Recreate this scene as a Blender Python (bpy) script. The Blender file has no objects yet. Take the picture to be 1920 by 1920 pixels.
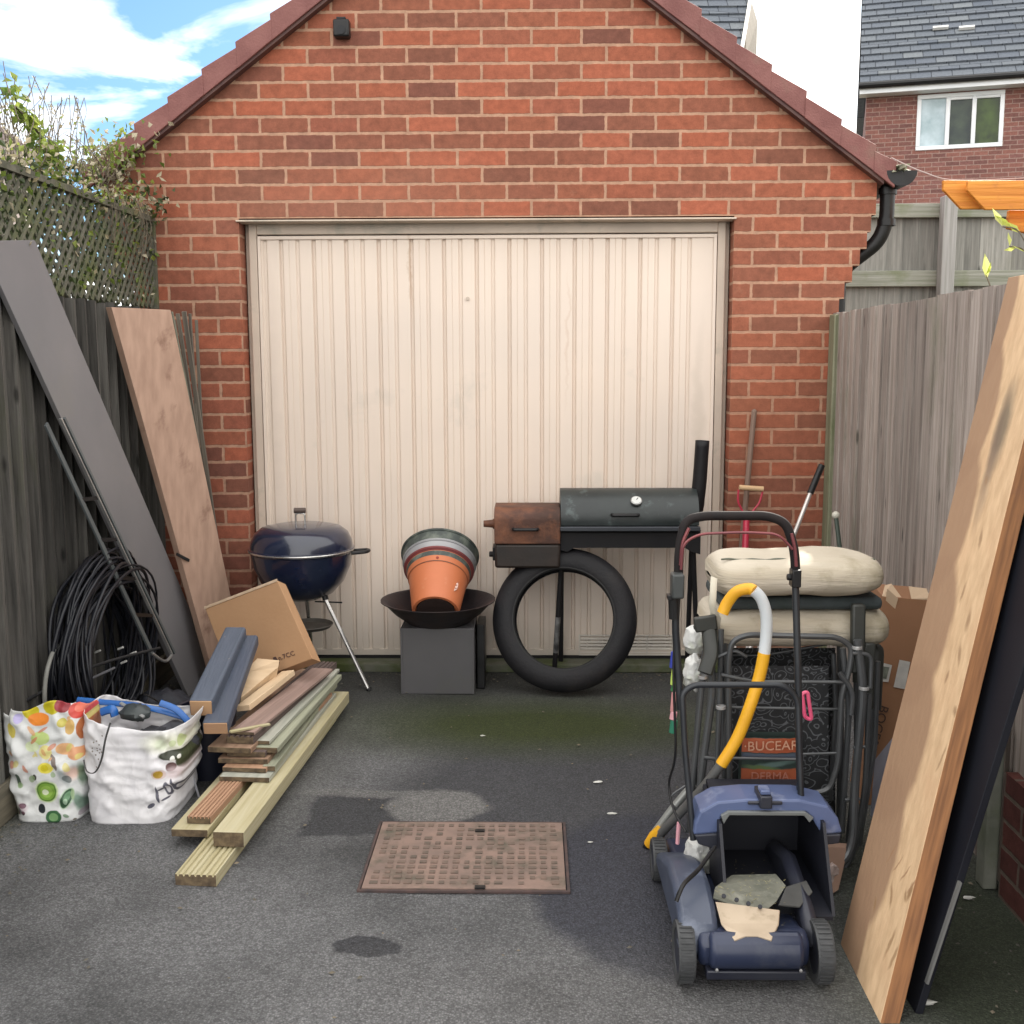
import bpy, math, random
from mathutils import Vector, Matrix, noise
random.seed(7)
SC = bpy.context.scene; COL = SC.collection
V = Vector; R_ = math.radians
# ------------------------------------------------------------------ camera
CP = V((1.35421936, -5.19303764, 1.49029193)); YAW, PIT, ROL, FOC = -.0188787446, .136388527, -.00321448955, 2066.26
cy, sy, cp, sp = math.cos(YAW), math.sin(YAW), math.cos(PIT), math.sin(PIT)
CF = V((sy*cp, cy*cp, -sp)); r0 = V((cy, -sy, 0)); u0 = r0.cross(CF)
CR = r0*math.cos(ROL)+u0*math.sin(ROL); CU = u0*math.cos(ROL)-r0*math.sin(ROL)
cd = bpy.data.cameras.new('camera'); cam = bpy.data.objects.new('camera', cd); COL.objects.link(cam)
cam.matrix_world = Matrix(((CR.x, CU.x, -CF.x, CP.x), (CR.y, CU.y, -CF.y, CP.y), (CR.z, CU.z, -CF.z, CP.z), (0, 0, 0, 1)))
cd.sensor_width = 36; cd.lens = 36*FOC/1920; cd.clip_end = 2000; cd.clip_start = .05
SC.camera = cam
# ------------------------------------------------------------------ light
SUN_EL, SUN_AZ = 30, 24
w = bpy.data.worlds.new('World'); SC.world = w; w.use_nodes = True
wn = w.node_tree; wn.nodes.clear()
def N(t, kind, **k):
    n = t.nodes.new(kind)
    for a, b in k.items():
        if a.startswith('i_'): n.inputs[a[2:].replace('_', ' ')].default_value = b
        else: setattr(n, a, b)
    return n
def build_world():
    t = wn; L = t.links.new
    out = N(t, 'ShaderNodeOutputWorld'); bg = N(t, 'ShaderNodeBackground'); bg.inputs[1].default_value = .13
    sky = N(t, 'ShaderNodeTexSky', sky_type='NISHITA', sun_disc=False, sun_elevation=R_(SUN_EL), sun_rotation=R_(SUN_AZ))
    tc = N(t, 'ShaderNodeTexCoord'); sep = N(t, 'ShaderNodeSeparateXYZ'); L(tc.outputs['Generated'], sep.inputs[0])
    ad = N(t, 'ShaderNodeMath', operation='ADD'); ad.inputs[1].default_value = .12; L(sep.outputs[2], ad.inputs[0])
    mx = N(t, 'ShaderNodeMath', operation='MAXIMUM'); mx.inputs[1].default_value = .05; L(ad.outputs[0], mx.inputs[0])
    dv = N(t, 'ShaderNodeVectorMath', operation='DIVIDE'); L(tc.outputs['Generated'], dv.inputs[0])
    cb = N(t, 'ShaderNodeCombineXYZ'); [L(mx.outputs[0], cb.inputs[i]) for i in range(3)]; L(cb.outputs[0], dv.inputs[1])
    ns = N(t, 'ShaderNodeTexNoise'); ns.inputs['Scale'].default_value = 1.5; ns.inputs['Detail'].default_value = 7; ns.inputs['Roughness'].default_value = .55; ns.inputs['Distortion'].default_value = .4
    mp = N(t, 'ShaderNodeMapping'); mp.inputs[1].default_value = (CLD[0], CLD[1], .3); L(dv.outputs[0], mp.inputs[0]); L(mp.outputs[0], ns.inputs['Vector'])
    # more cloud to the right
    bx = N(t, 'ShaderNodeMath', operation='MULTIPLY_ADD'); bx.inputs[1].default_value = .30; L(sep.outputs[0], bx.inputs[0]); L(ns.outputs[0], bx.inputs[2])
    by = N(t, 'ShaderNodeMath', operation='MULTIPLY_ADD'); by.inputs[1].default_value = -.32; L(sep.outputs[1], by.inputs[0]); L(bx.outputs[0], by.inputs[2])  # extra unseen cloud behind the camera, added for neutral front light
    rp = N(t, 'ShaderNodeValToRGB'); rp.color_ramp.elements[0].position = THR; rp.color_ramp.elements[1].position = THR+.16; L(by.outputs[0], rp.inputs[0])
    tint = N(t, 'ShaderNodeMix', data_type='RGBA', blend_type='MULTIPLY'); tint.inputs[0].default_value = 1; L(sky.outputs[0], tint.inputs[6]); tint.inputs[7].default_value = (.31, .45, .60, 1)
    m = N(t, 'ShaderNodeMix', data_type='RGBA'); L(rp.outputs[0], m.inputs[0]); L(tint.outputs[2], m.inputs[6]); m.inputs[7].default_value = (CLV*1.02, CLV, CLV*.97, 1)
    L(m.outputs[2], bg.inputs[0]); L(bg.outputs[0], out.inputs[0])
THR = .085; CLD = (3.1, 1.7); CLV = 8.5
build_world()
sd = bpy.data.lights.new('sun', 'SUN'); so = bpy.data.objects.new('sun', sd); COL.objects.link(so)
sd.energy = 3.2; sd.angle = R_(.6); sd.color = (1, .94, .84)
sdir = V((math.sin(R_(SUN_AZ))*math.cos(R_(SUN_EL)), math.cos(R_(SUN_AZ))*math.cos(R_(SUN_EL)), math.sin(R_(SUN_EL))))
so.rotation_euler = sdir.to_track_quat('Z', 'Y').to_euler(); so.location = (0, 0, 30)
SC.view_settings.view_transform = 'Standard'; SC.view_settings.look = 'None'; SC.view_settings.exposure = 1.25; SC.view_settings.gamma = 1
# ------------------------------------------------------------------ helpers
def G(px, py, X=None, Y=None, Z=None):
    d = CF+CR*((px-960)/FOC)-CU*((py-960)/FOC)
    if X is not None: t = (X-CP.x)/d.x
    elif Y is not None: t = (Y-CP.y)/d.y
    else: t = (Z-CP.z)/d.z
    return CP+d*t
OFF = {}
class MB:
    def __init__(s): s.v = []; s.f = []; s.uv = []
    def face(s, idx, uvs): s.f.append(idx); s.uv.append(uvs)
    def hexa(s, c, uo=0):
        """8 corners: 0-3 bottom ring, 4-7 top ring (same order)"""
        b = len(s.v); s.v += [V(p) for p in c]
        e = [(c[1]-c[0]).length, (c[3]-c[0]).length, (c[4]-c[0]).length]; ax = e.index(max(e))
        D = [(c[1]-c[0]).normalized(), (c[3]-c[0]).normalized(), (c[4]-c[0]).normalized()]
        for q in ((0, 3, 2, 1), (4, 5, 6, 7), (0, 1, 5, 4), (1, 2, 6, 5), (2, 3, 7, 6), (3, 0, 4, 7)):
            P = [c[i] for i in q]; n = (P[1]-P[0]).cross(P[2]-P[0])
            k = max(range(3), key=lambda i: abs(n.dot(D[i])))
            ot = [i for i in range(3) if i != k]
            if ax in ot: ot.sort(key=lambda i: i != ax)
            else: ot = ot
            s.face(tuple(b+i for i in q), [((p-c[0]).dot(D[ot[0]])+uo, (p-c[0]).dot(D[ot[1]])+k*.37+uo*1.7) for p in P])
        return s
    def box(s, x0, x1, y0, y1, z0, z1, uo=0):
        return s.hexa([V(p) for p in ((x0, y0, z0), (x1, y0, z0), (x1, y1, z0), (x0, y1, z0), (x0, y0, z1), (x1, y0, z1), (x1, y1, z1), (x0, y1, z1))], uo)
    def beam(s, p0, p1, wd, th, side=None, uo=None):
        """box between centres of its two ends; wd along `side`, th along the third axis"""
        p0, p1 = V(p0), V(p1); d = (p1-p0).normalized(); side = V(side) if side is not None else V((1, 0, 0))
        a = (side-d*side.dot(d)).normalized()*wd/2; n = d.cross(a).normalized()*th/2
        return s.hexa([p0-a-n, p0+a-n, p1+a-n, p1-a-n, p0-a+n, p0+a+n, p1+a+n, p1-a+n], random.uniform(0, 9) if uo is None else uo)
    def prism(s, poly, o, ex, ey, ez, dep, uo=0):
        """2-D polygon in (ex,ey) at o, extruded dep along ez"""
        b = len(s.v); n = len(poly); o, ex, ey, ez = V(o), V(ex), V(ey), V(ez)
        for k in (0, 1):
            for (x, y) in poly: s.v.append(o+ex*x+ey*y+ez*(dep*k))
        s.face(tuple(b+i for i in range(n)), [(p[0]+uo, p[1]+uo) for p in poly])
        s.face(tuple(b+n+i for i in reversed(range(n))), [(p[0]+uo, p[1]+uo) for p in reversed(poly)])
        acc = 0
        for i in range(n):
            j = (i+1) % n; l = math.dist(poly[i], poly[j])
            s.face((b+j, b+i, b+n+i, b+n+j), [(dep+uo, acc+l), (dep*0+uo, acc+l), (uo, acc), (dep+uo, acc)][:0] or [(0+uo, acc+l), (0+uo, acc), (dep+uo, acc), (dep+uo, acc+l)]); acc += l
        return s
    def tube(s, pts, r, n=10, closed=False, caps=True, flat=1):
        pts = [V(p) for p in pts]; m = len(pts); rr = r if isinstance(r, (list, tuple)) else [r]*m
        b = len(s.v); prev = None; L = 0; Ls = []
        for i, p in enumerate(pts):
            q0 = pts[(i-1) % m] if (closed or i > 0) else pts[0]; q1 = pts[(i+1) % m] if (closed or i < m-1) else pts[-1]
            t = (q1-q0)
            t = t.normalized() if t.length > 1e-9 else V((0, 0, 1))
            if prev is None: a = t.orthogonal().normalized()
            else:
                a = prev-t*prev.dot(t); a = a.normalized() if a.length > 1e-6 else t.orthogonal().normalized()
            prev = a; c = t.cross(a)
            if i: L += (p-pts[i-1]).length
            Ls.append(L)
            for k in range(n):
                th = 2*math.pi*k/n; s.v.append(p+(a*math.cos(th)+c*math.sin(th)*flat)*rr[i])
        for i in range(m if closed else m-1):
            j = (i+1) % m
            for k in range(n):
                l = (k+1) % n
                s.face((b+i*n+k, b+i*n+l, b+j*n+l, b+j*n+k), [(Ls[i], k*.02), (Ls[i], k*.02+.02), (Ls[i]+.03, k*.02+.02), (Ls[i]+.03, k*.02)])
        if caps and not closed:
            s.face(tuple(b+k for k in reversed(range(n))), [(0, 0)]*n); s.face(tuple(b+(m-1)*n+k for k in range(n)), [(0, 0)]*n)
        return s
    def lathe(s, prof, o=(0, 0, 0), ax=(0, 0, 1), n=40, closed=False):
        o = V(o); ax = V(ax).normalized(); a = ax.orthogonal().normalized(); c = ax.cross(a); b = len(s.v); m = len(prof)
        for (r, z) in prof:
            for k in range(n):
                th = 2*math.pi*k/n; s.v.append(o+ax*z+(a*math.cos(th)+c*math.sin(th))*max(r, 1e-5))
        for i in range(m if closed else m-1):
            j = (i+1) % m
            for k in range(n):
                l = (k+1) % n
                s.face((b+i*n+k, b+i*n+l, b+j*n+l, b+j*n+k), [(k/n, i/m), ((k+1)/n, i/m), ((k+1)/n, (i+1)/m), (k/n, (i+1)/m)])
        return s
    def ball(s, o, r, n=14, sc=(1, 1, 1), jit=0):
        b = len(s.v); o = V(o); h = n//2
        for i in range(h+1):
            ph = math.pi*i/h
            for k in range(n):
                th = 2*math.pi*k/n; p = V((math.sin(ph)*math.cos(th)*sc[0], math.sin(ph)*math.sin(th)*sc[1], math.cos(ph)*sc[2]))*r
                if jit: p *= 1+jit*noise.noise(p*(3/r)+o*5)
                s.v.append(o+p)
        for i in range(h):
            for k in range(n):
                l = (k+1) % n; s.face((b+i*n+k, b+(i+1)*n+k, b+(i+1)*n+l, b+i*n+l), [(k/n, i/h), (k/n, (i+1)/h), ((k+1)/n, (i+1)/h), ((k+1)/n, i/h)])
        return s
    def grid(s, P, U=None, closed=False):
        """P[i][j] grid of points"""
        b = len(s.v); m = len(P); n = len(P[0])
        for row in P: s.v += [V(p) for p in row]
        for i in range(m-1):
            for j in range(n if closed else n-1):
                l = (j+1) % n; q = ((i, j), (i, l), (i+1, l), (i+1, j))
                s.face(tuple(b+a*n+c for a, c in q), [(U[a][c] if U else (c/n, a/m)) for a, c in q])
        return s
    def leaf(s, p, d, nrm, l, wd, fold=.25):
        d = d.normalized(); sd_ = d.cross(nrm).normalized(); up = sd_.cross(d)
        b = len(s.v); s.v += [p, p+d*l*.45+sd_*wd/2+up*wd*fold, p+d*l, p+d*l*.45-sd_*wd/2+up*wd*fold, p+d*l*.45]
        r = random.random()
        s.face((b, b+1, b+2, b+4), [(r, 0)]*4); s.face((b, b+4, b+2, b+3), [(r, 0)]*4)
        return s
    def build(s, name, mat, parent=None, org=None, bevel=0, smooth=35, solid=0, sub=0):
        off = OFF.get(parent.name, V()) if parent else V(org if org is not None else (0, 0, 0))
        me = bpy.data.meshes.new(name); me.from_pydata([tuple(p-off) for p in s.v], [], s.f)
        uvl = me.uv_layers.new(name='UVMap'); k = 0
        fl = [c for uv in s.uv for q in uv for c in (q[0], q[1])]
        uvl.data.foreach_set('uv', fl)
        me.materials.append(mat); o = bpy.data.objects.new(name, me); COL.objects.link(o)
        if smooth:
            me.polygons.foreach_set('use_smooth', [True]*len(me.polygons)); me.set_sharp_from_angle(angle=R_(smooth))
        if parent: o.parent = parent
        else: o.location = off
        OFF[o.name] = off
        if solid: m = o.modifiers.new('s', 'SOLIDIFY'); m.thickness = solid; m.offset = 0
        if sub: m = o.modifiers.new('ss', 'SUBSURF'); m.levels = m.render_levels = sub
        if bevel: m = o.modifiers.new('b', 'BEVEL'); m.width = bevel; m.segments = 2; m.limit_method = 'ANGLE'; m.angle_limit = R_(40)
        return o
def tag(o, label=None, cat=None, group=None, kind=None):
    if label: o['label'] = label
    if cat: o['category'] = cat
    if group: o['group'] = group
    if kind: o['kind'] = kind
    return o
def thing(name, label, cat, loc=(0, 0, 0), group=None):
    o = bpy.data.objects.new(name, None); COL.objects.link(o); o.location = loc; o.empty_display_size = .1
    OFF[o.name] = V(loc); return tag(o, label, cat, group)
def spl(pts, k=8, closed=False):
    pts = [V(p) for p in pts]; out = []; n = len(pts)
    for i in range(n if closed else n-1):
        if closed: a, b, c, d = pts[(i-1) % n], pts[i], pts[(i+1) % n], pts[(i+2) % n]
        else: a, b, c, d = pts[max(i-1, 0)], pts[i], pts[i+1], pts[min(i+2, n-1)]
        for j in range(k):
            t = j/k; out.append(.5*((2*b)+(c-a)*t+(2*a-5*b+4*c-d)*t*t+(3*b-a-3*c+d)*t**3))
    if not closed: out.append(pts[-1])
    return out
def rnd(pts, r=.03, k=5, closed=False):
    """polyline with rounded corners"""
    pts = [V(p) for p in pts]; out = []; n = len(pts)
    for i, p in enumerate(pts):
        if not closed and i in (0, n-1): out.append(p); continue
        a, b = pts[(i-1) % n], pts[(i+1) % n]; da, db = a-p, b-p; q = min(r, da.length*.48, db.length*.48)
        s0, s1 = p+da.normalized()*q, p+db.normalized()*q
        for j in range(k+1): t = j/k; out.append(s0*(1-t)**2+p*2*t*(1-t)+s1*t*t)
    return out
# ------------------------------------------------------------------ materials
def newmat(name):
    m = bpy.data.materials.new(name); m.use_nodes = True; t = m.node_tree; return m, t, t.nodes['Principled BSDF']
def rgb(c): return (c[0], c[1], c[2], 1)
def coords(t, kind, stretch):
    tc = N(t, 'ShaderNodeTexCoord'); mp = N(t, 'ShaderNodeMapping'); t.links.new(tc.outputs[kind], mp.inputs[0]); mp.inputs[3].default_value = stretch; return mp.outputs[0]
def mat(name, c, c2=None, rough=.6, metal=0, scale=6, lo=.35, hi=.65, bump=.0, bscale=None, kind='Object', stretch=(1, 1, 1), dirt=None, dscale=3, dlo=.55, dhi=.7, rvar=.15, detail=6, spec=.5, coat=0):
    m, t, b = newmat(name); L = t.links.new; co = coords(t, kind, stretch)
    c2 = c2 or tuple(x*.78 for x in c)
    n = N(t, 'ShaderNodeTexNoise'); n.inputs['Scale'].default_value = scale; n.inputs['Detail'].default_value = detail; L(co, n.inputs['Vector'])
    r = N(t, 'ShaderNodeValToRGB'); r.color_ramp.elements[0].position = lo; r.color_ramp.elements[1].position = hi; r.color_ramp.elements[0].color = rgb(c); r.color_ramp.elements[1].color = rgb(c2); L(n.outputs[0], r.inputs[0]); colr = r.outputs[0]
    if dirt:
        n2 = N(t, 'ShaderNodeTexNoise'); n2.inputs['Scale'].default_value = dscale; n2.inputs['Detail'].default_value = 9; n2.inputs['Roughness'].default_value = .65; co2 = coords(t, kind, (1, 1, 1)); L(co2, n2.inputs['Vector'])
        r2 = N(t, 'ShaderNodeMapRange'); r2.inputs[1].default_value = dlo; r2.inputs[2].default_value = dhi; L(n2.outputs[0], r2.inputs[0])
        mx = N(t, 'ShaderNodeMix', data_type='RGBA'); L(r2.outputs[0], mx.inputs[0]); L(colr, mx.inputs[6]); mx.inputs[7].default_value = rgb(dirt); colr = mx.outputs[2]
    L(colr, b.inputs['Base Color']); b.inputs['Metallic'].default_value = metal; b.inputs['Specular IOR Level'].default_value = spec; b.inputs['Coat Weight'].default_value = coat
    rr = N(t, 'ShaderNodeMapRange'); rr.inputs[3].default_value = max(rough-rvar, .02); rr.inputs[4].default_value = min(rough+rvar, 1); L(n.outputs[0], rr.inputs[0]); L(rr.outputs[0], b.inputs['Roughness'])
    if bump:
        nb = N(t, 'ShaderNodeTexNoise'); nb.inputs['Scale'].default_value = bscale or scale*4; nb.inputs['Detail'].default_value = 5; L(co, nb.inputs['Vector'])
        bp = N(t, 'ShaderNodeBump'); bp.inputs[0].default_value = bump; bp.inputs[1].default_value = .01; L(nb.outputs[0], bp.inputs['Height']); L(bp.outputs[0], b.inputs['Normal'])
    return m
def wood(name, c, c2, rough=.75, dirt=None, fine=60, bump=.3, **k):
    return mat(name, c, c2, rough=rough, kind='UV', stretch=(1.2, fine*.5, 1), scale=1.6, bump=bump, bscale=3, dirt=dirt, **k)
def brickmat(name, cols, mortar, bw=.225, bh=.075, mo=.0105, soft=.12, bump=.5, weather=None):
    m, t, b = newmat(name); L = t.links.new
    tc = N(t, 'ShaderNodeTexCoord'); wob = N(t, 'ShaderNodeTexNoise'); wob.inputs['Scale'].default_value = 38 if bw > .2 else 20; wob.inputs['Detail'].default_value = 3; L(tc.outputs['UV'], wob.inputs['Vector'])
    sv = N(t, 'ShaderNodeVectorMath', operation='SUBTRACT'); L(wob.outputs['Color'], sv.inputs[0]); sv.inputs[1].default_value = (.5, .5, .5)
    sc = N(t, 'ShaderNodeVectorMath', operation='SCALE'); sc.inputs['Scale'].default_value = .008; L(sv.outputs[0], sc.inputs[0])
    av = N(t, 'ShaderNodeVectorMath', operation='ADD'); L(tc.outputs['UV'], av.inputs[0]); L(sc.outputs[0], av.inputs[1])
    sp_ = N(t, 'ShaderNodeSeparateXYZ'); L(av.outputs[0], sp_.inputs[0])
    def mth(op, a, bb=None, c_=None):
        n = N(t, 'ShaderNodeMath', operation=op)
        for i, x in enumerate((a, bb, c_)):
            if x is None: continue
            if isinstance(x, (int, float)): n.inputs[i].default_value = x
            else: L(x, n.inputs[i])
        return n.outputs[0]
    vr = mth('DIVIDE', sp_.outputs[1], bh); row = mth('FLOOR', vr); fv = mth('SUBTRACT', vr, row)
    half = mth('MULTIPLY', mth('FLOORED_MODULO', row, 2), .5)
    ur = mth('ADD', mth('DIVIDE', sp_.outputs[0], bw), half); coln = mth('FLOOR', ur); fu = mth('SUBTRACT', ur, coln)
    # distance to brick edge in metres
    du = mth('MULTIPLY', mth('SUBTRACT', .5, mth('ABSOLUTE', mth('SUBTRACT', fu, .5))), bw)
    dv = mth('MULTIPLY', mth('SUBTRACT', .5, mth('ABSOLUTE', mth('SUBTRACT', fv, .5))), bh)
    d = mth('MINIMUM', du, dv)
    mr = N(t, 'ShaderNodeMapRange'); mr.inputs[1].default_value = mo*.5; mr.inputs[2].default_value = mo*.5+mo*soft*2; mr.interpolation_type = 'SMOOTHSTEP'; L(d, mr.inputs[0]); mask = mr.outputs[0]
    cbx = N(t, 'ShaderNodeCombineXYZ'); L(coln, cbx.inputs[0]); L(row, cbx.inputs[1])
    wn_ = N(t, 'ShaderNodeTexWhiteNoise', noise_dimensions='2D'); L(cbx.outputs[0], wn_.inputs[0])
    rp = N(t, 'ShaderNodeValToRGB'); rp.color_ramp.interpolation = 'LINEAR'
    els = rp.color_ramp.elements; els[0].position = 0; els[0].color = rgb(cols[0]); els[1].position = 1; els[1].color = rgb(cols[-1])
    for i, c_ in enumerate(cols[1:-1]): e = els.new((i+1)/(len(cols)-1)); e.color = rgb(c_)
    L(wn_.outputs[0], rp.inputs[0])
    n1 = N(t, 'ShaderNodeTexNoise'); n1.inputs['Scale'].default_value = 24 if bw > .2 else 12; n1.inputs['Detail'].default_value = 8; n1.inputs['Roughness'].default_value = .7; L(tc.outputs['UV'], n1.inputs['Vector'])
    n2 = N(t, 'ShaderNodeTexNoise'); n2.inputs['Scale'].default_value = 220; n2.inputs['Detail'].default_value = 3; L(tc.outputs['UV'], n2.inputs['Vector'])
    f1 = N(t, 'ShaderNodeMapRange'); f1.inputs[1].default_value = .25; f1.inputs[2].default_value = .75; f1.inputs[3].default_value = .66; f1.inputs[4].default_value = 1.28; L(n1.outputs[0], f1.inputs[0])
    mm = N(t, 'ShaderNodeVectorMath', operation='SCALE'); L(rp.outputs[0], mm.inputs[0]); L(f1.outputs[0], mm.inputs['Scale'])
    f2 = N(t, 'ShaderNodeMapRange'); f2.inputs[3].default_value = .8; f2.inputs[4].default_value = 1.2; L(n2.outputs[0], f2.inputs[0])
    m2 = N(t, 'ShaderNodeVectorMath', operation='SCALE'); L(mm.outputs[0], m2.inputs[0]); L(f2.outputs[0], m2.inputs['Scale'])
    mo2 = N(t, 'ShaderNodeVectorMath', operation='SCALE'); mo2.inputs[0].default_value = mortar; L(f1.outputs[0], mo2.inputs['Scale'])
    # smear mortar over some brick faces
    n3 = N(t, 'ShaderNodeTexNoise'); n3.inputs['Scale'].default_value = 5; n3.inputs['Detail'].default_value = 10; n3.inputs['Roughness'].default_value = .75; L(tc.outputs['UV'], n3.inputs['Vector'])
    f3 = N(t, 'ShaderNodeMapRange'); f3.inputs[1].default_value = .62; f3.inputs[2].default_value = .8; f3.inputs[4].default_value = .45; L(n3.outputs[0], f3.inputs[0])
    sm = N(t, 'ShaderNodeMix', data_type='RGBA'); L(f3.outputs[0], sm.inputs[0]); L(m2.outputs[0], sm.inputs[6]); sm.inputs[7].default_value = rgb(mortar)
    mx = N(t, 'ShaderNodeMix', data_type='RGBA'); L(mask, mx.inputs[0]); L(mo2.outputs[0], mx.inputs[6]); L(sm.outputs[2], mx.inputs[7])
    L(mx.outputs[2], b.inputs['Base Color']); b.inputs['Roughness'].default_value = .85; b.inputs['Specular IOR Level'].default_value = .3
    hh = mth('ADD', mth('MULTIPLY', mask, 1.0), mth('ADD', mth('MULTIPLY', n1.outputs[0], .35), mth('MULTIPLY', n2.outputs[0], .15)))
    bp = N(t, 'ShaderNodeBump'); bp.inputs[0].default_value = bump; bp.inputs[1].default_value = .006; L(hh, bp.inputs['Height']); L(bp.outputs[0], b.inputs['Normal'])
    return m
def fencemat(name, c, c2, pitch, axis, green=None, glo=.5, ghi=.75, dark=.5):
    """weathered boards: per-board tone from the board number, long grain, knots"""
    m, t, b = newmat(name); L = t.links.new
    tc = N(t, 'ShaderNodeTexCoord'); sp_ = N(t, 'ShaderNodeSeparateXYZ'); L(tc.outputs['Object'], sp_.inputs[0])
    dv = N(t, 'ShaderNodeMath', operation='DIVIDE'); dv.inputs[1].default_value = pitch; L(sp_.outputs[axis], dv.inputs[0])
    fl = N(t, 'ShaderNodeMath', operation='FLOOR'); L(dv.outputs[0], fl.inputs[0])
    wn_ = N(t, 'ShaderNodeTexWhiteNoise', noise_dimensions='1D'); L(fl.outputs[0], wn_.inputs['W'])
    mp = N(t, 'ShaderNodeMapping'); L(tc.outputs['Object'], mp.inputs[0]); mp.inputs[3].default_value = (22 if axis == 0 else 22, 22, 1.1)
    ad = N(t, 'ShaderNodeVectorMath', operation='ADD'); L(mp.outputs[0], ad.inputs[0]); L(wn_.outputs['Color'], ad.inputs[1])
    n = N(t, 'ShaderNodeTexNoise'); n.inputs['Scale'].default_value = 2.2; n.inputs['Detail'].default_value = 7; n.inputs['Roughness'].default_value = .65; n.inputs['Distortion'].default_value = .3; L(ad.outputs[0], n.inputs['Vector'])
    r = N(t, 'ShaderNodeValToRGB'); e = r.color_ramp.elements; e[0].position = .3; e[1].position = .68; e[0].color = rgb(c2); e[1].color = rgb(c); L(n.outputs[0], r.inputs[0])
    f = N(t, 'ShaderNodeMapRange'); f.inputs[3].default_value = dark+.12; f.inputs[4].default_value = 1.18; L(wn_.outputs[0], f.inputs[0])
    s = N(t, 'ShaderNodeVectorMath', operation='SCALE'); L(r.outputs[0], s.inputs[0]); L(f.outputs[0], s.inputs['Scale']); colr = s.outputs[0]
    # knots
    mp3 = N(t, 'ShaderNodeMapping'); L(tc.outputs['Object'], mp3.inputs[0]); mp3.inputs[3].default_value = (9, 9, 3.2)
    vo = N(t, 'ShaderNodeTexVoronoi'); vo.inputs['Scale'].default_value = 1; L(mp3.outputs[0], vo.inputs['Vector'])
    kf = N(t, 'ShaderNodeMapRange'); kf.inputs[1].default_value = .05; kf.inputs[2].default_value = .12; kf.inputs[3].default_value = .35; kf.inputs[4].default_value = 1; L(vo.outputs['Distance'], kf.inputs[0])
    s2 = N(t, 'ShaderNodeVectorMath', operation='SCALE'); L(colr, s2.inputs[0]); L(kf.outputs[0], s2.inputs['Scale']); colr = s2.outputs[0]
    if green:
        n2 = N(t, 'ShaderNodeTexNoise'); n2.inputs['Scale'].default_value = 1.6; n2.inputs['Detail'].default_value = 9; n2.inputs['Roughness'].default_value = .7; mp2 = N(t, 'ShaderNodeMapping'); mp2.inputs[3].default_value = (2, 2, .8); L(tc.outputs['Object'], mp2.inputs[0]); L(mp2.outputs[0], n2.inputs['Vector'])
        g = N(t, 'ShaderNodeMapRange'); g.inputs[1].default_value = glo; g.inputs[2].default_value = ghi; g.inputs[4].default_value = .75; L(n2.outputs[0], g.inputs[0])
        mx = N(t, 'ShaderNodeMix', data_type='RGBA'); L(g.outputs[0], mx.inputs[0]); L(colr, mx.inputs[6]); mx.inputs[7].default_value = rgb(green); colr = mx.outputs[2]
    L(colr, b.inputs['Base Color']); b.inputs['Roughness'].default_value = .85; b.inputs['Specular IOR Level'].default_value = .25
    bp = N(t, 'ShaderNodeBump'); bp.inputs[0].default_value = .45; bp.inputs[1].default_value = .004; L(n.outputs[0], bp.inputs['Height']); L(bp.outputs[0], b.inputs['Normal'])
    return m
def leafmat(name, c, c2, tr=.45):
    m, t, b = newmat(name); L = t.links.new
    tc = N(t, 'ShaderNodeTexCoord'); sp_ = N(t, 'ShaderNodeSeparateXYZ'); L(tc.outputs['UV'], sp_.inputs[0])
    r = N(t, 'ShaderNodeValToRGB'); r.color_ramp.elements[0].color = rgb(c); r.color_ramp.elements[1].color = rgb(c2); L(sp_.outputs[0], r.inputs[0])
    L(r.outputs[0], b.inputs['Base Color']); b.inputs['Roughness'].default_value = .5
    tl = N(t, 'ShaderNodeBsdfTranslucent'); L(r.outputs[0], tl.inputs[0]); mx = N(t, 'ShaderNodeMixShader'); mx.inputs[0].default_value = tr
    L(b.outputs[0], mx.inputs[1]); L(tl.outputs[0], mx.inputs[2]); L(mx.outputs[0], t.nodes['Material Output'].inputs[0]); return m
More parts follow.
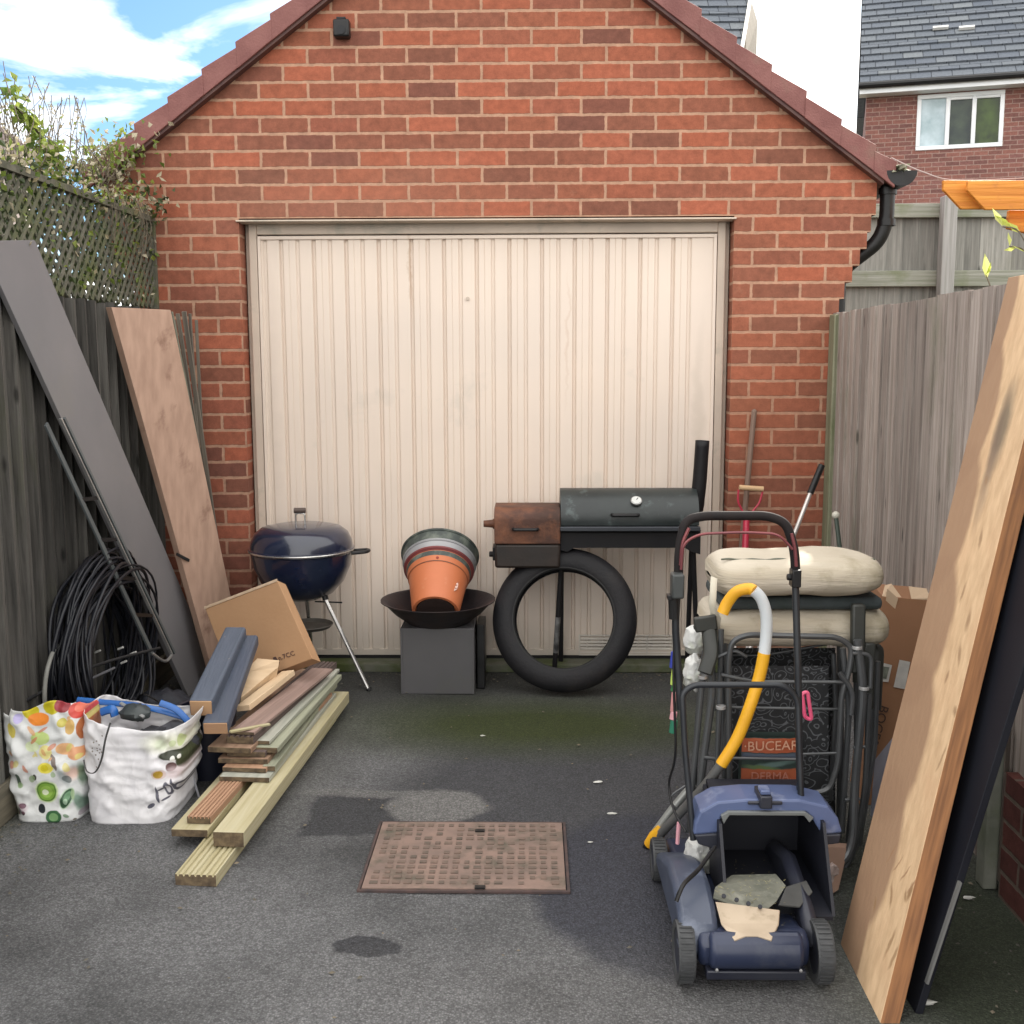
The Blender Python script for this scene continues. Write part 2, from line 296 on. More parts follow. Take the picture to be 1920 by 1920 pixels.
def paint(m, items, kind='UV', warp=0, wscale=10):
    """marks on a surface: (u, v, ru, rv, colour, rot[, soft[, box]])"""
    t = m.node_tree; L = t.links.new; b = t.nodes['Principled BSDF']; tc = N(t, 'ShaderNodeTexCoord'); vec = tc.outputs['Object' if kind == 'DOOR' else kind]
    if kind == 'DOOR': m_ = N(t, 'ShaderNodeMapping'); m_.inputs[2].default_value = (R_(-90), 0, 0); L(vec, m_.inputs[0]); vec = m_.outputs[0]
    if warp:
        n = N(t, 'ShaderNodeTexNoise'); n.inputs['Scale'].default_value = wscale; n.inputs['Detail'].default_value = 6; n.inputs['Roughness'].default_value = .65; L(vec, n.inputs['Vector'])
        s_ = N(t, 'ShaderNodeVectorMath', operation='SUBTRACT'); s_.inputs[1].default_value = (.5, .5, .5); L(n.outputs['Color'], s_.inputs[0])
        sc = N(t, 'ShaderNodeVectorMath', operation='SCALE'); sc.inputs['Scale'].default_value = warp; L(s_.outputs[0], sc.inputs[0])
        a = N(t, 'ShaderNodeVectorMath', operation='ADD'); L(vec, a.inputs[0]); L(sc.outputs[0], a.inputs[1]); vec = a.outputs[0]
    cur = b.inputs['Base Color'].links[0].from_socket
    for it in items:
        u, v, ru, rv, c = it[:5]; rot = it[5] if len(it) > 5 else 0; soft = it[6] if len(it) > 6 else .08; bxs = it[7] if len(it) > 7 else False; op = it[8] if len(it) > 8 else 1
        mp = N(t, 'ShaderNodeMapping', vector_type='TEXTURE'); mp.inputs[1].default_value = (u, v, 0); mp.inputs[2].default_value = (0, 0, R_(rot)); mp.inputs[3].default_value = (ru, rv, 1); L(vec, mp.inputs[0])
        if bxs:
            ab = N(t, 'ShaderNodeVectorMath', operation='ABSOLUTE'); L(mp.outputs[0], ab.inputs[0]); sx = N(t, 'ShaderNodeSeparateXYZ'); L(ab.outputs[0], sx.inputs[0])
            ln = N(t, 'ShaderNodeMath', operation='MAXIMUM'); L(sx.outputs[0], ln.inputs[0]); L(sx.outputs[1], ln.inputs[1]); dist = ln.outputs[0]
        else:
            fl = N(t, 'ShaderNodeVectorMath', operation='MULTIPLY'); fl.inputs[1].default_value = (1, 1, 0); L(mp.outputs[0], fl.inputs[0])
            ln = N(t, 'ShaderNodeVectorMath', operation='LENGTH'); L(fl.outputs[0], ln.inputs[0]); dist = ln.outputs['Value']
        mr = N(t, 'ShaderNodeMapRange'); mr.inputs[1].default_value = 1-soft; mr.inputs[2].default_value = 1+soft; mr.inputs[3].default_value = op; mr.inputs[4].default_value = 0; L(dist, mr.inputs[0])
        mx = N(t, 'ShaderNodeMix', data_type='RGBA'); L(mr.outputs[0], mx.inputs[0]); L(cur, mx.inputs[6]); mx.inputs[7].default_value = rgb(c); cur = mx.outputs[2]
    L(cur, b.inputs['Base Color']); return m
def textmesh(name, s, size, mtl, parent, o, ex, ey, ext=.0006, stretch=1):
    cu = bpy.data.curves.new(name, 'FONT'); cu.body = s; cu.size = size; cu.extrude = ext; cu.align_x = 'CENTER'; cu.align_y = 'CENTER'; cu.resolution_u = 3
    tmp = bpy.data.objects.new(name, cu); me = bpy.data.meshes.new_from_object(tmp); bpy.data.objects.remove(tmp)
    ex, ey = V(ex).normalized(), V(ey).normalized(); ez = ex.cross(ey); off = OFF.get(parent.name, V())
    for v in me.vertices: p = v.co.copy(); v.co = V(o)-off+ex*p.x*stretch+ey*p.y+ez*p.z
    me.materials.clear(); me.materials.append(mtl); ob = bpy.data.objects.new(name, me); COL.objects.link(ob); ob.parent = parent; OFF[ob.name] = off; return ob

BRICK = brickmat('red_brick', [(.345, .100, .054), (.275, .094, .054), (.19, .074, .048), (.32, .098, .054), (.215, .082, .052), (.36, .108, .060), (.165, .066, .047)], (.42, .245, .165))
BRICKFAR = brickmat('far_brick', [(.20, .085, .07), (.24, .105, .085), (.15, .07, .062), (.22, .10, .088)], (.30, .20, .17), bump=.2)
TILE = mat('verge_tile', (.22, .085, .075), (.17, .062, .056), rough=.7, scale=9, bump=.25, bscale=120, dirt=(.20, .10, .08), dscale=5)
METALDARK = mat('dark_steel', (.015, .016, .018), (.02, .02, .022), rough=.4, metal=.6, scale=20)
BLACKPL = mat('black_plastic', (.008, .008, .009), (.012, .012, .013), rough=.4, spec=.35, scale=12)
RUBBER = mat('rubber', (.012, .012, .013), (.018, .018, .018), rough=.6, spec=.3, scale=18, bump=.15, bscale=90)
paint(BRICK, [(1.1, .30, 3, .75, (.13, .052, .042), 0, .8, False, .38), (.6, 2.3, .5, .25, (.44, .26, .18), 0, .9, False, .22), (2.3, 1.5, .4, .4, (.40, .15, .08), 0, .9, False, .25)], 'UV', warp=.5, wscale=3)
# ------------------------------------------------------------------ ground
def ground():
    b = MB(); P = [[V((x, y, -.03)) for x in (-300, -60, -10, 0, 10, 60, 300)] for y in (-100, -20, -6, 0, 20, 80, 500)]
    b.grid(P); tag(b.build('ground', mat('soil', (.05, .06, .03), (.08, .07, .05), scale=2, rough=.95, bump=.5), smooth=0), kind='structure')
    m = mat('asphalt', (.122, .123, .127), (.16, .161, .165), rough=.85, scale=95, lo=.3, hi=.7, bump=1.0, bscale=150, detail=3, rvar=.1, spec=.35, dirt=(.065, .066, .068), dscale=1.3, dlo=.42, dhi=.66)
    def q(px, py): p = G(px, py, Z=0); return p.x, p.y
    it = []
    def el(px, py, rx, ry, c, soft=.3, bx=False, op=1, rot=0):
        x, y = q(px, py); it.append((x, y, rx, ry, c, rot, soft, bx, op))
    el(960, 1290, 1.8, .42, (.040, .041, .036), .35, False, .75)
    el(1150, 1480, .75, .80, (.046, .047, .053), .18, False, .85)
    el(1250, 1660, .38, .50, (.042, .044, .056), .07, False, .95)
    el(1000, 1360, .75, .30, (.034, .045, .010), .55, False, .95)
    el(520, 1420, .25, .6, (.05, .05, .04), .5, False, .5)
    el(690, 1527, .20, .17, (.048, .049, .053), .06, True, 1)
    el(820, 1512, .17, .14, (.165, .162, .158), .10, False, .9)
    el(690, 1487, .28, .035, (.15, .148, .145), .3, False, .8)
    el(688, 1778, .085, .05, (.04, .041, .046), .06, False, .95)
    el(1260, 1880, .9, .20, (.115, .112, .110), .6, False, .4)
    el(1850, 1800, .35, .9, (.025, .035, .015), .5, False, .85)
    el(40, 1480, .12, .9, (.045, .048, .02), .5, False, .7)
    paint(m, it, 'Object', warp=.10, wscale=7)
    # loose pale stone chips in the surface
    t = m.node_tree; L = t.links.new; bs = t.nodes['Principled BSDF']; vo = N(t, 'ShaderNodeTexVoronoi'); vo.inputs['Scale'].default_value = 170; tc = N(t, 'ShaderNodeTexCoord'); L(tc.outputs['Object'], vo.inputs['Vector'])
    mr = N(t, 'ShaderNodeMapRange'); mr.inputs[1].default_value = .15; mr.inputs[2].default_value = .55; mr.inputs[3].default_value = 1.35; mr.inputs[4].default_value = .8; L(vo.outputs['Distance'], mr.inputs[0])
    wn_ = N(t, 'ShaderNodeMapRange'); wn_.inputs[3].default_value = .72; wn_.inputs[4].default_value = 1.35; sx = N(t, 'ShaderNodeSeparateXYZ'); L(vo.outputs['Color'], sx.inputs[0]); L(sx.outputs[0], wn_.inputs[0])
    mu = N(t, 'ShaderNodeMath', operation='MULTIPLY'); L(mr.outputs[0], mu.inputs[0]); L(wn_.outputs[0], mu.inputs[1])
    sc = N(t, 'ShaderNodeVectorMath', operation='SCALE'); L(bs.inputs['Base Color'].links[0].from_socket, sc.inputs[0]); L(mu.outputs[0], sc.inputs['Scale']); L(sc.outputs[0], bs.inputs['Base Color'])
    b = MB(); nx, ny = 70, 90; P = []
    for j in range(ny+1):
        y = -9+9*j/ny; P.append([V((-.5+3.35*i/nx, y, .006*noise.noise(V((i*.16, j*.12, 0))) if 0 < i < nx else 0)) for i in range(nx+1)])
    b.grid(P); tag(b.build('driveway', m), kind='structure')
    b = MB(); b.box(.0, 2.28, -.035, .2, 0, .042)
    b.build('concrete_sill', mat('mossy_concrete', (.13, .13, .10), (.08, .095, .05), scale=9, rough=.9, bump=.4, dirt=(.06, .075, .02), dscale=4, dlo=.45, dhi=.6), bevel=.006)['kind'] = 'structure'
ground()
# ------------------------------------------------------------------ garage
ZC, CX, SL = 3.61, 1.145, .74; H0 = 2.1436; ANG = math.atan(SL)
UO, VO = 0, H0 % .075
def garage():
    g = thing('garage', 'red brick gabled garage with closed cream up-and-over door', 'garage')
    def wp(b, pts, y0=0, dep=.1):   # facade pieces as strips of the outline, uv in metres
        b.prism([(x, z) for x, z in pts], (0, y0, 0), (1, 0, 0), (0, 0, 1), (0, 1, 0), dep)
    b = MB(); steps = [2.90, 2.884, 2.855, 2.823, 2.79, 2.768]; pts = [(2.73, -.02), (2.73, H0-.45)]
    for i in reversed(range(6)): pts += [(steps[i], H0-.075*(i+1)), (steps[i], H0-.075*i)]
    pts += [(2.92, H0), (2.92, ZC-SL*(2.92-CX))]
    Rt = pts; Lf = [(2*CX-x, z) for x, z in pts]
    apex = (CX, ZC)
    rightpier = [(2.278, -.02)]+Rt[:-2]+[(2.92, H0), (2.278, H0)]
    leftpier = [(0, -.02), (0, H0), (2*CX-2.92, H0)]+[p for p in reversed(Lf[:-2])]
    top = [(0, H0), (2.278, H0), (2.92, H0), Rt[-1], apex, Lf[-1], (2*CX-2.92, H0)]
    b.prism([(x, z) for x, z in rightpier], (0, 0, 0), (1, 0, 0), (0, 0, 1), (0, 1, 0), .1025)
    b.prism([(x, z) for x, z in leftpier], (0, 0, 0), (1, 0, 0), (0, 0, 1), (0, 1, 0), .1025)
    b.prism([(x, z) for x, z in top], (0, 0, 0), (1, 0, 0), (0, 0, 1), (0, 1, 0), .1025)
    # re-map uv so that courses start at the door head
    nf = []
    for f, uv in zip(b.f, b.uv):
        P = [b.v[i] for i in f]; n = V((0, 0, 0))
        for i_ in range(len(P)): n += P[i_-1].cross(P[i_])
        if abs(n.y) > max(abs(n.x), abs(n.z)): nf.append([(p.x+.0, p.z-VO+.075*4) for p in P])
        else: nf.append([(p.y, p.z-VO+.075*4) if abs(n.x) > abs(n.z) else (p.x, p.y+.036) for p in P])
    b.uv = nf
    b.build('front_wall', BRICK, g, smooth=0)
    s = MB()
    for x0, x1 in ((-.44+.0, -.34), (2.63, 2.73)): s.box(x0, x1, .1025, 5.2, -.02, 2.25)
    s.prism([(2*CX-2.73, -.02), (2.73, -.02), (2.73, ZC-SL*(2.73-CX)-.02), (CX, ZC-.02), (2*CX-2.73, ZC-SL*(2.73-CX)-.02)], (0, 5.21, 0), (1, 0, 0), (0, 0, 1), (0, 1, 0), .1)
    s.hexa([V((-.42, .35, 2.20)), V((2.71, .35, 2.20)), V((2.71, 5.1, 2.20)), V((-.42, 5.1, 2.20)), V((-.42, .35, 2.22)), V((2.71, .35, 2.22)), V((2.71, 5.1, 2.22)), V((-.42, 5.1, 2.22))])
    s.build('side_walls', BRICK, g, smooth=0)
    # roof slopes: stepped tile courses as real geometry
    for sg in (-1, 1):
        r = MB(); n = 12; dx = .158
        for i in range(n):
            xa, xb = i*dx, (i+1)*dx+.012
            if i == n-1: xb = 1.84
            za, zb = ZC+.075-SL*xa, ZC+.115-SL*xb
            for y0, y1 in ((-.04, 5.3),):
                c = [V((CX+sg*xa, y0, za-.05)), V((CX+sg*xb, y0, zb-.05)), V((CX+sg*xb, y1, zb-.05)), V((CX+sg*xa, y1, za-.05)), V((CX+sg*xa, y0, za)), V((CX+sg*xb, y0, zb)), V((CX+sg*xb, y1, zb)), V((CX+sg*xa, y1, za))]
                r.hexa(c)
        r.build('roof_slope', TILE, g, smooth=0)
        for i in range(n):   # cloaked verge tiles down the gable edge
            v = MB(); xa, xb = i*dx+.002, (i+1)*dx+.004; w_ = random.uniform(-.003, .003)
            if i == n-1: xb = 1.835
            pl = [(sg*xa, -SL*xa+.004), (sg*xb, -SL*xb+.004+w_), (sg*(xb+.006), -SL*xb+.118+w_), (sg*xa, -SL*xa+.093)]
            if sg > 0: pl = pl[::-1]
            v.prism(pl, (CX, -.062+w_, ZC), (1, 0, 0), (0, 0, 1), (0, 1, 0), .02)
            c = [(xa, .080), (xb+.004, .104)]
            v.hexa([V((CX+sg*xa, -.041+w_, ZC-SL*xa+.070)), V((CX+sg*(xb+.004), -.041+w_, ZC-SL*xb+.098)), V((CX+sg*(xb+.004), .12, ZC-SL*xb+.098)), V((CX+sg*xa, .12, ZC-SL*xa+.070)),
                    V((CX+sg*xa, -.041+w_, ZC-SL*xa+.088)), V((CX+sg*(xb+.004), -.041+w_, ZC-SL*xb+.118)), V((CX+sg*(xb+.004), .12, ZC-SL*xb+.118)), V((CX+sg*xa, .12, ZC-SL*xa+.088))])
            v.build('verge_tile', TILE, g, bevel=.003, smooth=0)
        u = MB(); u.hexa([V((CX, -.05, ZC-.012)), V((CX+sg*1.79, -.05, ZC-.012-SL*1.79)), V((CX+sg*1.79, -.003, ZC-.012-SL*1.79)), V((CX, -.003, ZC-.012)), V((CX, -.05, ZC+.004)), V((CX+sg*1.79, -.05, ZC+.004-SL*1.79)), V((CX+sg*1.79, -.003, ZC+.004-SL*1.79)), V((CX, -.003, ZC+.004))])
        u.build('undercloak', mat('undercloak', (.10, .045, .035), (.07, .03, .03), scale=14), g, smooth=0)
    # door frame and head trim
    fm = mat('frame_metal', (.58, .48, .39), (.48, .40, .33), rough=.45, scale=3, dirt=(.28, .27, .22), dscale=4, dlo=.55, dhi=.75)
    f = MB(); f.box(.024, .062, .072, .12, .043, 2.139); f.box(2.216, 2.254, .072, .12, .043, 2.139); f.box(.062, 2.216, .072, .12, 2.078, 2.139); f.box(.002, .024, .103, .12, .043, 2.139); f.box(2.254, 2.276, .103, .12, .043, 2.139)
    f.build('door_frame', fm, g, bevel=.004)
    f = MB(); f.hexa([V((-.012, -.012, 2.128)), V((2.286, -.012, 2.128)), V((2.286, .06, 2.124)), V((-.012, .06, 2.124)), V((-.012, -.012, 2.136)), V((2.286, -.012, 2.136)), V((2.286, .06, 2.1375)), V((-.012, .06, 2.1375))]); f.build('head_trim', fm, g, bevel=.002)
    # leaf with pressed vertical ribs
    dm = mat('door_paint', (.76, .64, .54), (.69, .59, .51), rough=.42, scale=1.6, lo=.3, hi=.7, dirt=(.50, .46, .40), dscale=2.0, dlo=.60, dhi=.85, bump=.14, bscale=4)
    paint(dm, [(1.0, .0, 3, .13, (.40, .38, .33), 0, .9, False, .75), (.35, .25, .22, .10, (.55, .50, .44), 0, .8, False, .5), (1.9, .3, .25, .12, (.52, .47, .41), 0, .8, False, .5), (2.14, .9, .02, .5, (.52, .44, .36), 0, .8, False, .6), (.10, 1.2, .03, .6, (.55, .47, .40), 0, .8, False, .5), (.78, 1.95, .006, .16, (.50, .36, .25), 0, .9, False, .6), (1.52, 1.6, .005, .2, (.55, .40, .30), 0, .9, False, .45)], 'DOOR', warp=.12, wscale=4)
    x0, x1, z0, z1 = .068, 2.21, .085, 2.072; prof = [(x0, 0)]
    p = .0765; k = 0; x = x0+.02
    while x+p < x1:
        gp = .014 if k % 2 else .009
        prof += [(x, 0), (x+.006, gp), (x+.015, gp), (x+.021, 0)]
        if k % 2: prof += [(x+.045, 0), (x+.047, .0022), (x+.049, 0)]
        x += p; k += 1
    prof.append((x1, 0)); d = MB()
    P = [[V((a, .078+c, z)) for a, c in prof] for z in (z1, z0)]; d.grid(P)
    leaf = d.build('door_leaf', dm, g, smooth=30); dm2 = leaf
    r = MB(); r.box(x0-.002, x1+.002, .066, .095, .06, .088); r.box(x0-.002, x0+.012, .068, .09, .088, z1); r.box(x1-.012, x1+.002, .068, .09, .088, z1); r.box(x0+.012, x1-.012, .070, .09, z1-.016, z1)
    for i in range(27): r.box(x0+.04+i*.0765, x0+.075+i*.0765, .0655, .067, .088, .094)
    r.build('door_rail', dm, leaf, bevel=.0015)
    r = MB(); r.box(x0, x1, .072, .09, .042, .058); r.build('door_seal', RUBBER, leaf)
    h = MB(); h.lathe([(0, 0), (.009, 0), (.009, .006), (0, .006)], G(877, 560, Y=.078), (0, -1, 0), 12); h.build('door_screw', fm, leaf)
    # louvred vent low on the door
    a, c = G(1085, 1228, Y=.07), G(1262, 1190, Y=.07); vm = mat('vent_plastic', (.60, .56, .50), (.5, .47, .43), scale=8)
    v = MB(); v.box(a.x, c.x, .062, .070, a.z, a.z+.006); v.box(a.x, c.x, .062, .070, c.z-.006, c.z)
    for q in (a.x, (a.x+c.x)/2-.06, (a.x+c.x)/2+.1, c.x-.006): v.box(q, q+.006, .0615, .070, a.z+.006, c.z-.006)
    for i in range(5): z = a.z+.012+i*(c.z-a.z-.02)/5; v.hexa([V((a.x+.006, .064, z)), V((c.x-.006, .064, z)), V((c.x-.006, .072, z+.007)), V((a.x+.006, .072, z+.007)), V((a.x+.006, .064, z+.003)), V((c.x-.006, .064, z+.003)), V((c.x-.006, .072, z+.010)), V((a.x+.006, .072, z+.010))])
    v.build('vent', vm, leaf)
    # gutter and downpipe on the right eave
    b = MB(); ring = [(math.cos(R_(a_)), math.sin(R_(a_))) for a_ in range(180, 361, 15)]
    gx, gz, rr = 3.01, 2.33, .070
    prof = [(gx+c_*rr, gz+s_*rr) for c_, s_ in ring]+[(gx+c_*(rr-.004), gz+s_*(rr-.004)) for c_, s_ in reversed(ring)]
    b.prism(prof, (0, -.06, 0), (1, 0, 0), (0, 0, 1), (0, 1, 0), 5.3); b.prism([(gx+c_*.068, gz+s_*.068) for c_, s_ in ring], (0, -.064, 0), (1, 0, 0), (0, 0, 1), (0, 1, 0), .006)
    gu = b.build('gutter', BLACKPL, g)
    b = MB(); b.tube(rnd([(2.985, .05, 2.28), (2.985, .05, 2.12), (2.955, .06, 2.03), (2.83, .09, 1.93), (2.79, .1, 1.88), (2.79, .12, .02)], .05), .034, 14)
    b.build('downpipe', BLACKPL, g); b = MB()
    for z in (2.24, 2.1): b = MB(); b.lathe([(.036, 0), (.041, 0), (.041, .03), (.036, .03)], (2.985, .05, z), (0, 0, 1), 16); b.build('pipe_collar', BLACKPL, g)
    l = MB()
    l.ball((gx, .1, gz+.006), .06, 26, (.95, 2.8, .5), jit=.8)
    l.build('moss', mat('gutter_moss', (.45, .46, .36), (.2, .22, .12), scale=30), gu)
garage()
b = MB(); c = G(643, 58, Y=0); b.box(c.x-.036, c.x+.036, -.055, -.0, c.z-.038, c.z+.038); t_ = thing('wall_light', 'small black cube lamp high on the gable brickwork', 'wall lamp', c)
b.build('housing', BLACKPL, t_, bevel=.008)
b = MB(); b.lathe([(0, 0), (.018, 0), (.02, .004), (0, .004)], (c.x, -.055, c.z-.01), (0, -1, 0), 16); b.build('lens', METALDARK, t_)
b = MB(); b.box(c.x-.02, c.x+.02, -.05, -.002, c.z+.038, c.z+.046); b.build('bracket', METALDARK, t_)

# ------------------------------------------------------------------ fences
def fences():
    lm = fencemat('left_fence_wood', (.17, .16, .145), (.05, .048, .045), .1, 1, green=(.085, .09, .045), glo=.55, ghi=.8, dark=.35)
    t = thing('board_fence', 'dark weathered close-board fence on the left below the trellis', 'fence', (-.4, -1, 0))
    b = MB(); y = -3.2
    while y < -.03:
        h = 1.73+random.uniform(-.006, .006)
        b.hexa([V((-.41, y, 0)), V((-.374, y, 0)), V((-.404, y+.085, 0)), V((-.412, y+.112, 0)), V((-.41, y, h)), V((-.374, y, h)), V((-.404, y+.085, h)), V((-.412, y+.112, h))]); y += .1
    b.build('board_panel', lm, t, smooth=0)
    b = MB(); b.beam((-.392, -1.80, 0), (-.392, -1.80, 1.5), .035, .08); b.build('post', wood('old_post', (.16, .155, .145), (.09, .09, .08), dirt=(.07, .085, .04)), t, bevel=.006)
    b = MB(); b.box(-.384, -.364, -3.2, -.05, 0, .13); b.build('gravel_board', wood('gravel_board', (.16, .14, .10), (.09, .08, .06), dirt=(.05, .05, .03)), t, bevel=.003)
    # trellis
    tm = mat('trellis_wood', (.13, .125, .095), (.07, .07, .05), rough=.9, scale=14, dirt=(.10, .115, .04), dscale=6, dlo=.48, dhi=.68, bump=.4)
    t = thing('trellis', 'mossy diamond lattice trellis on top of the left fence', 'trellis', (-.4, -1, 1.73))
    b = MB(); z0, z1 = 1.735, 2.13; ylo, yhi = -2.6, -.03
    for s_ in (1, -1):
        y = ylo-(z1-z0)
        while y < yhi:
            # slat from (y,z0) to (y+dz,z1) clipped
            ya, yb = (y, y+.36) if s_ > 0 else (y+.36, y)
            za, zb = z0, z1
            def cl(ya, za, yb, zb):
                for lim, sg in ((ylo, 1), (yhi, -1)):
                    if (ya-lim)*sg < 0 and (yb-lim)*sg < 0: return None
                    if (ya-lim)*sg < 0: k = (lim-ya)/(yb-ya); ya, za = lim, za+(zb-za)*k
                    if (yb-lim)*sg < 0: k = (lim-ya)/(yb-ya); yb, zb = lim, za+(zb-za)*k
                return ya, za, yb, zb
            r = cl(ya, za, yb, zb)
            if r: b.beam((-.40+s_*.004, r[0], r[1]), (-.40+s_*.004, r[2], r[3]), .014, .006, (0, 1, 0))
            y += .057
    b.build('lattice', tm, t, smooth=0)
    b = MB(); b.box(-.415, -.385, ylo, yhi, 2.125, 2.15); b.box(-.415, -.385, yhi, yhi+.025, 1.735, 2.15); b.build('trellis_frame', tm, t)
    # right fence
    rm = fencemat('right_fence_wood', (.42, .37, .335), (.20, .165, .145), .1, 1, green=(.13, .145, .085), glo=.55, ghi=.8, dark=.62)
    t = thing('board_fence', 'grey silvered close-board fence running along the right side', 'fence', (2.75, -1, 0))
    b = MB(); y = -4.2
    while y < -.06:
        h = 1.70+random.uniform(-.004, .004); x = 2.70+(y+2)*.02
        b.hexa([V((x+.012, y, 0)), V((x-.004, y, 0)), V((x+.006, y+.108, 0)), V((x+.014, y+.108, 0)), V((x+.012, y, h)), V((x-.004, y, h)), V((x+.006, y+.108, h)), V((x+.014, y+.108, h))]); y += .1
    b.build('board_panel', rm, t, smooth=0)
    b = MB(); b.box(2.722, 2.80, -.105, -.012, 0, 1.695); b.build('post', wood('green_post', (.24, .235, .16), (.14, .15, .085), dirt=(.10, .12, .05), dlo=.5), t, bevel=.006)
    b = MB(); b.box(2.63, 2.67, -2.22, -2.16, 0, .50); b.build('concrete_post', mat('post_concrete', (.19, .195, .165), (.12, .13, .10), scale=10, bump=.3, dirt=(.1, .12, .06)), t, bevel=.005)
    # high rear fence
    fm = fencemat('rear_fence_wood', (.37, .36, .33), (.17, .17, .155), .1, 0, green=(.20, .20, .15), glo=.55, ghi=.85, dark=.55)
    t = thing('board_fence', 'tall grey fence with rails and post standing behind the right fence', 'fence', (4, 2, 0))
    b = MB(); x = 2.9
    while x < 7.5:
        b.hexa([V((x, 2.04, 0)), V((x+.108, 2.03, 0)), V((x+.108, 2.036, 0)), V((x, 2.052, 0)), V((x, 2.04, 2.47)), V((x+.108, 2.03, 2.47)), V((x+.108, 2.036, 2.47)), V((x, 2.052, 2.47))]); x += .1
    b.build('board_panel', fm, t, smooth=0)
    rw = wood('rail_wood', (.30, .30, .26), (.19, .2, .15), dirt=(.15, .17, .09), dlo=.5)
    for z, hgt in ((2.42, .085), (2.0, .10)): b = MB(); b.box(2.9, 7.5, 1.99, 2.028, z-hgt/2, z+hgt/2); b.build('rail', rw, t, bevel=.004)
    for px in (1774,): p = G(px, 450, Y=1.96); b = MB(); b.box(p.x-.042, p.x+.042, 1.90, 1.985, 0, 2.5); b.build('post', wood('rear_post', (.36, .35, .34), (.24, .24, .22)), t, bevel=.005)
    # low brick wall bottom right
    t = MB(); t.box(2.66, 2.76, -4.4, -2.25, -.02, .36)
    t.uv = [[(t.v[i].y, t.v[i].z) if abs((t.v[f[1]]-t.v[f[0]]).cross(t.v[f[2]]-t.v[f[0]]).x) > 1e-6 else (t.v[i].x, t.v[i].z+t.v[i].y) for i in f] for f in t.f]
    tag(t.build('brick_wall', brickmat('shaded_brick', [(.10, .034, .028), (.075, .028, .025), (.12, .038, .03)], (.13, .10, .08)), smooth=0, org=(2.66, -3, 0)), 'low red brick wall with shade in its colour, bottom right corner', 'wall')  # brick colours darkened to paint in the shade of this corner
fences()
# ------------------------------------------------------------------ houses beyond
def slate_roof(b, o, ux, up, length, n, step, th=.03):
    """courses of tiles: o lower left corner, ux along the eave, up = slope direction"""
    nrm = ux.cross(up).normalized()
    for i in range(n):
        p = o+up*(i*step); q = o+up*((i+1)*step+.03)
        b.hexa([p-nrm*.02, p+ux*length-nrm*.02, q+ux*length-nrm*.02, q-nrm*.02, p+nrm*th, p+ux*length+nrm*th, q+ux*length+nrm*.002, q+nrm*.002], i*.37)
SLATE = brickmat('slate_tiles', [(.085, .10, .125), (.12, .135, .155), (.10, .115, .14), (.15, .165, .18)], (.03, .035, .045), bw=.33, bh=.50, mo=.012, bump=.3)
WHITEP = mat('white_upvc', (.80, .82, .84), (.72, .75, .78), rough=.35, scale=2)
def glassmat():
    m, t, b = newmat('window_glass'); L = t.links.new; co = coords(t, 'Object', (1, 1, 1)); n = N(t, 'ShaderNodeTexNoise'); n.inputs['Scale'].default_value = 2.4; n.inputs['Detail'].default_value = 5; L(co, n.inputs['Vector'])
    r = N(t, 'ShaderNodeValToRGB'); r.color_ramp.elements[0].position = .4; r.color_ramp.elements[1].position = .6; r.color_ramp.elements[0].color = (.02, .03, .03, 1); r.color_ramp.elements[1].color = (.07, .11, .06, 1); L(n.outputs[0], r.inputs[0]); L(r.outputs[0], b.inputs['Base Color'])
    b.inputs['Roughness'].default_value = .06; b.inputs['Specular IOR Level'].default_value = .9; return m
GLASS = glassmat()
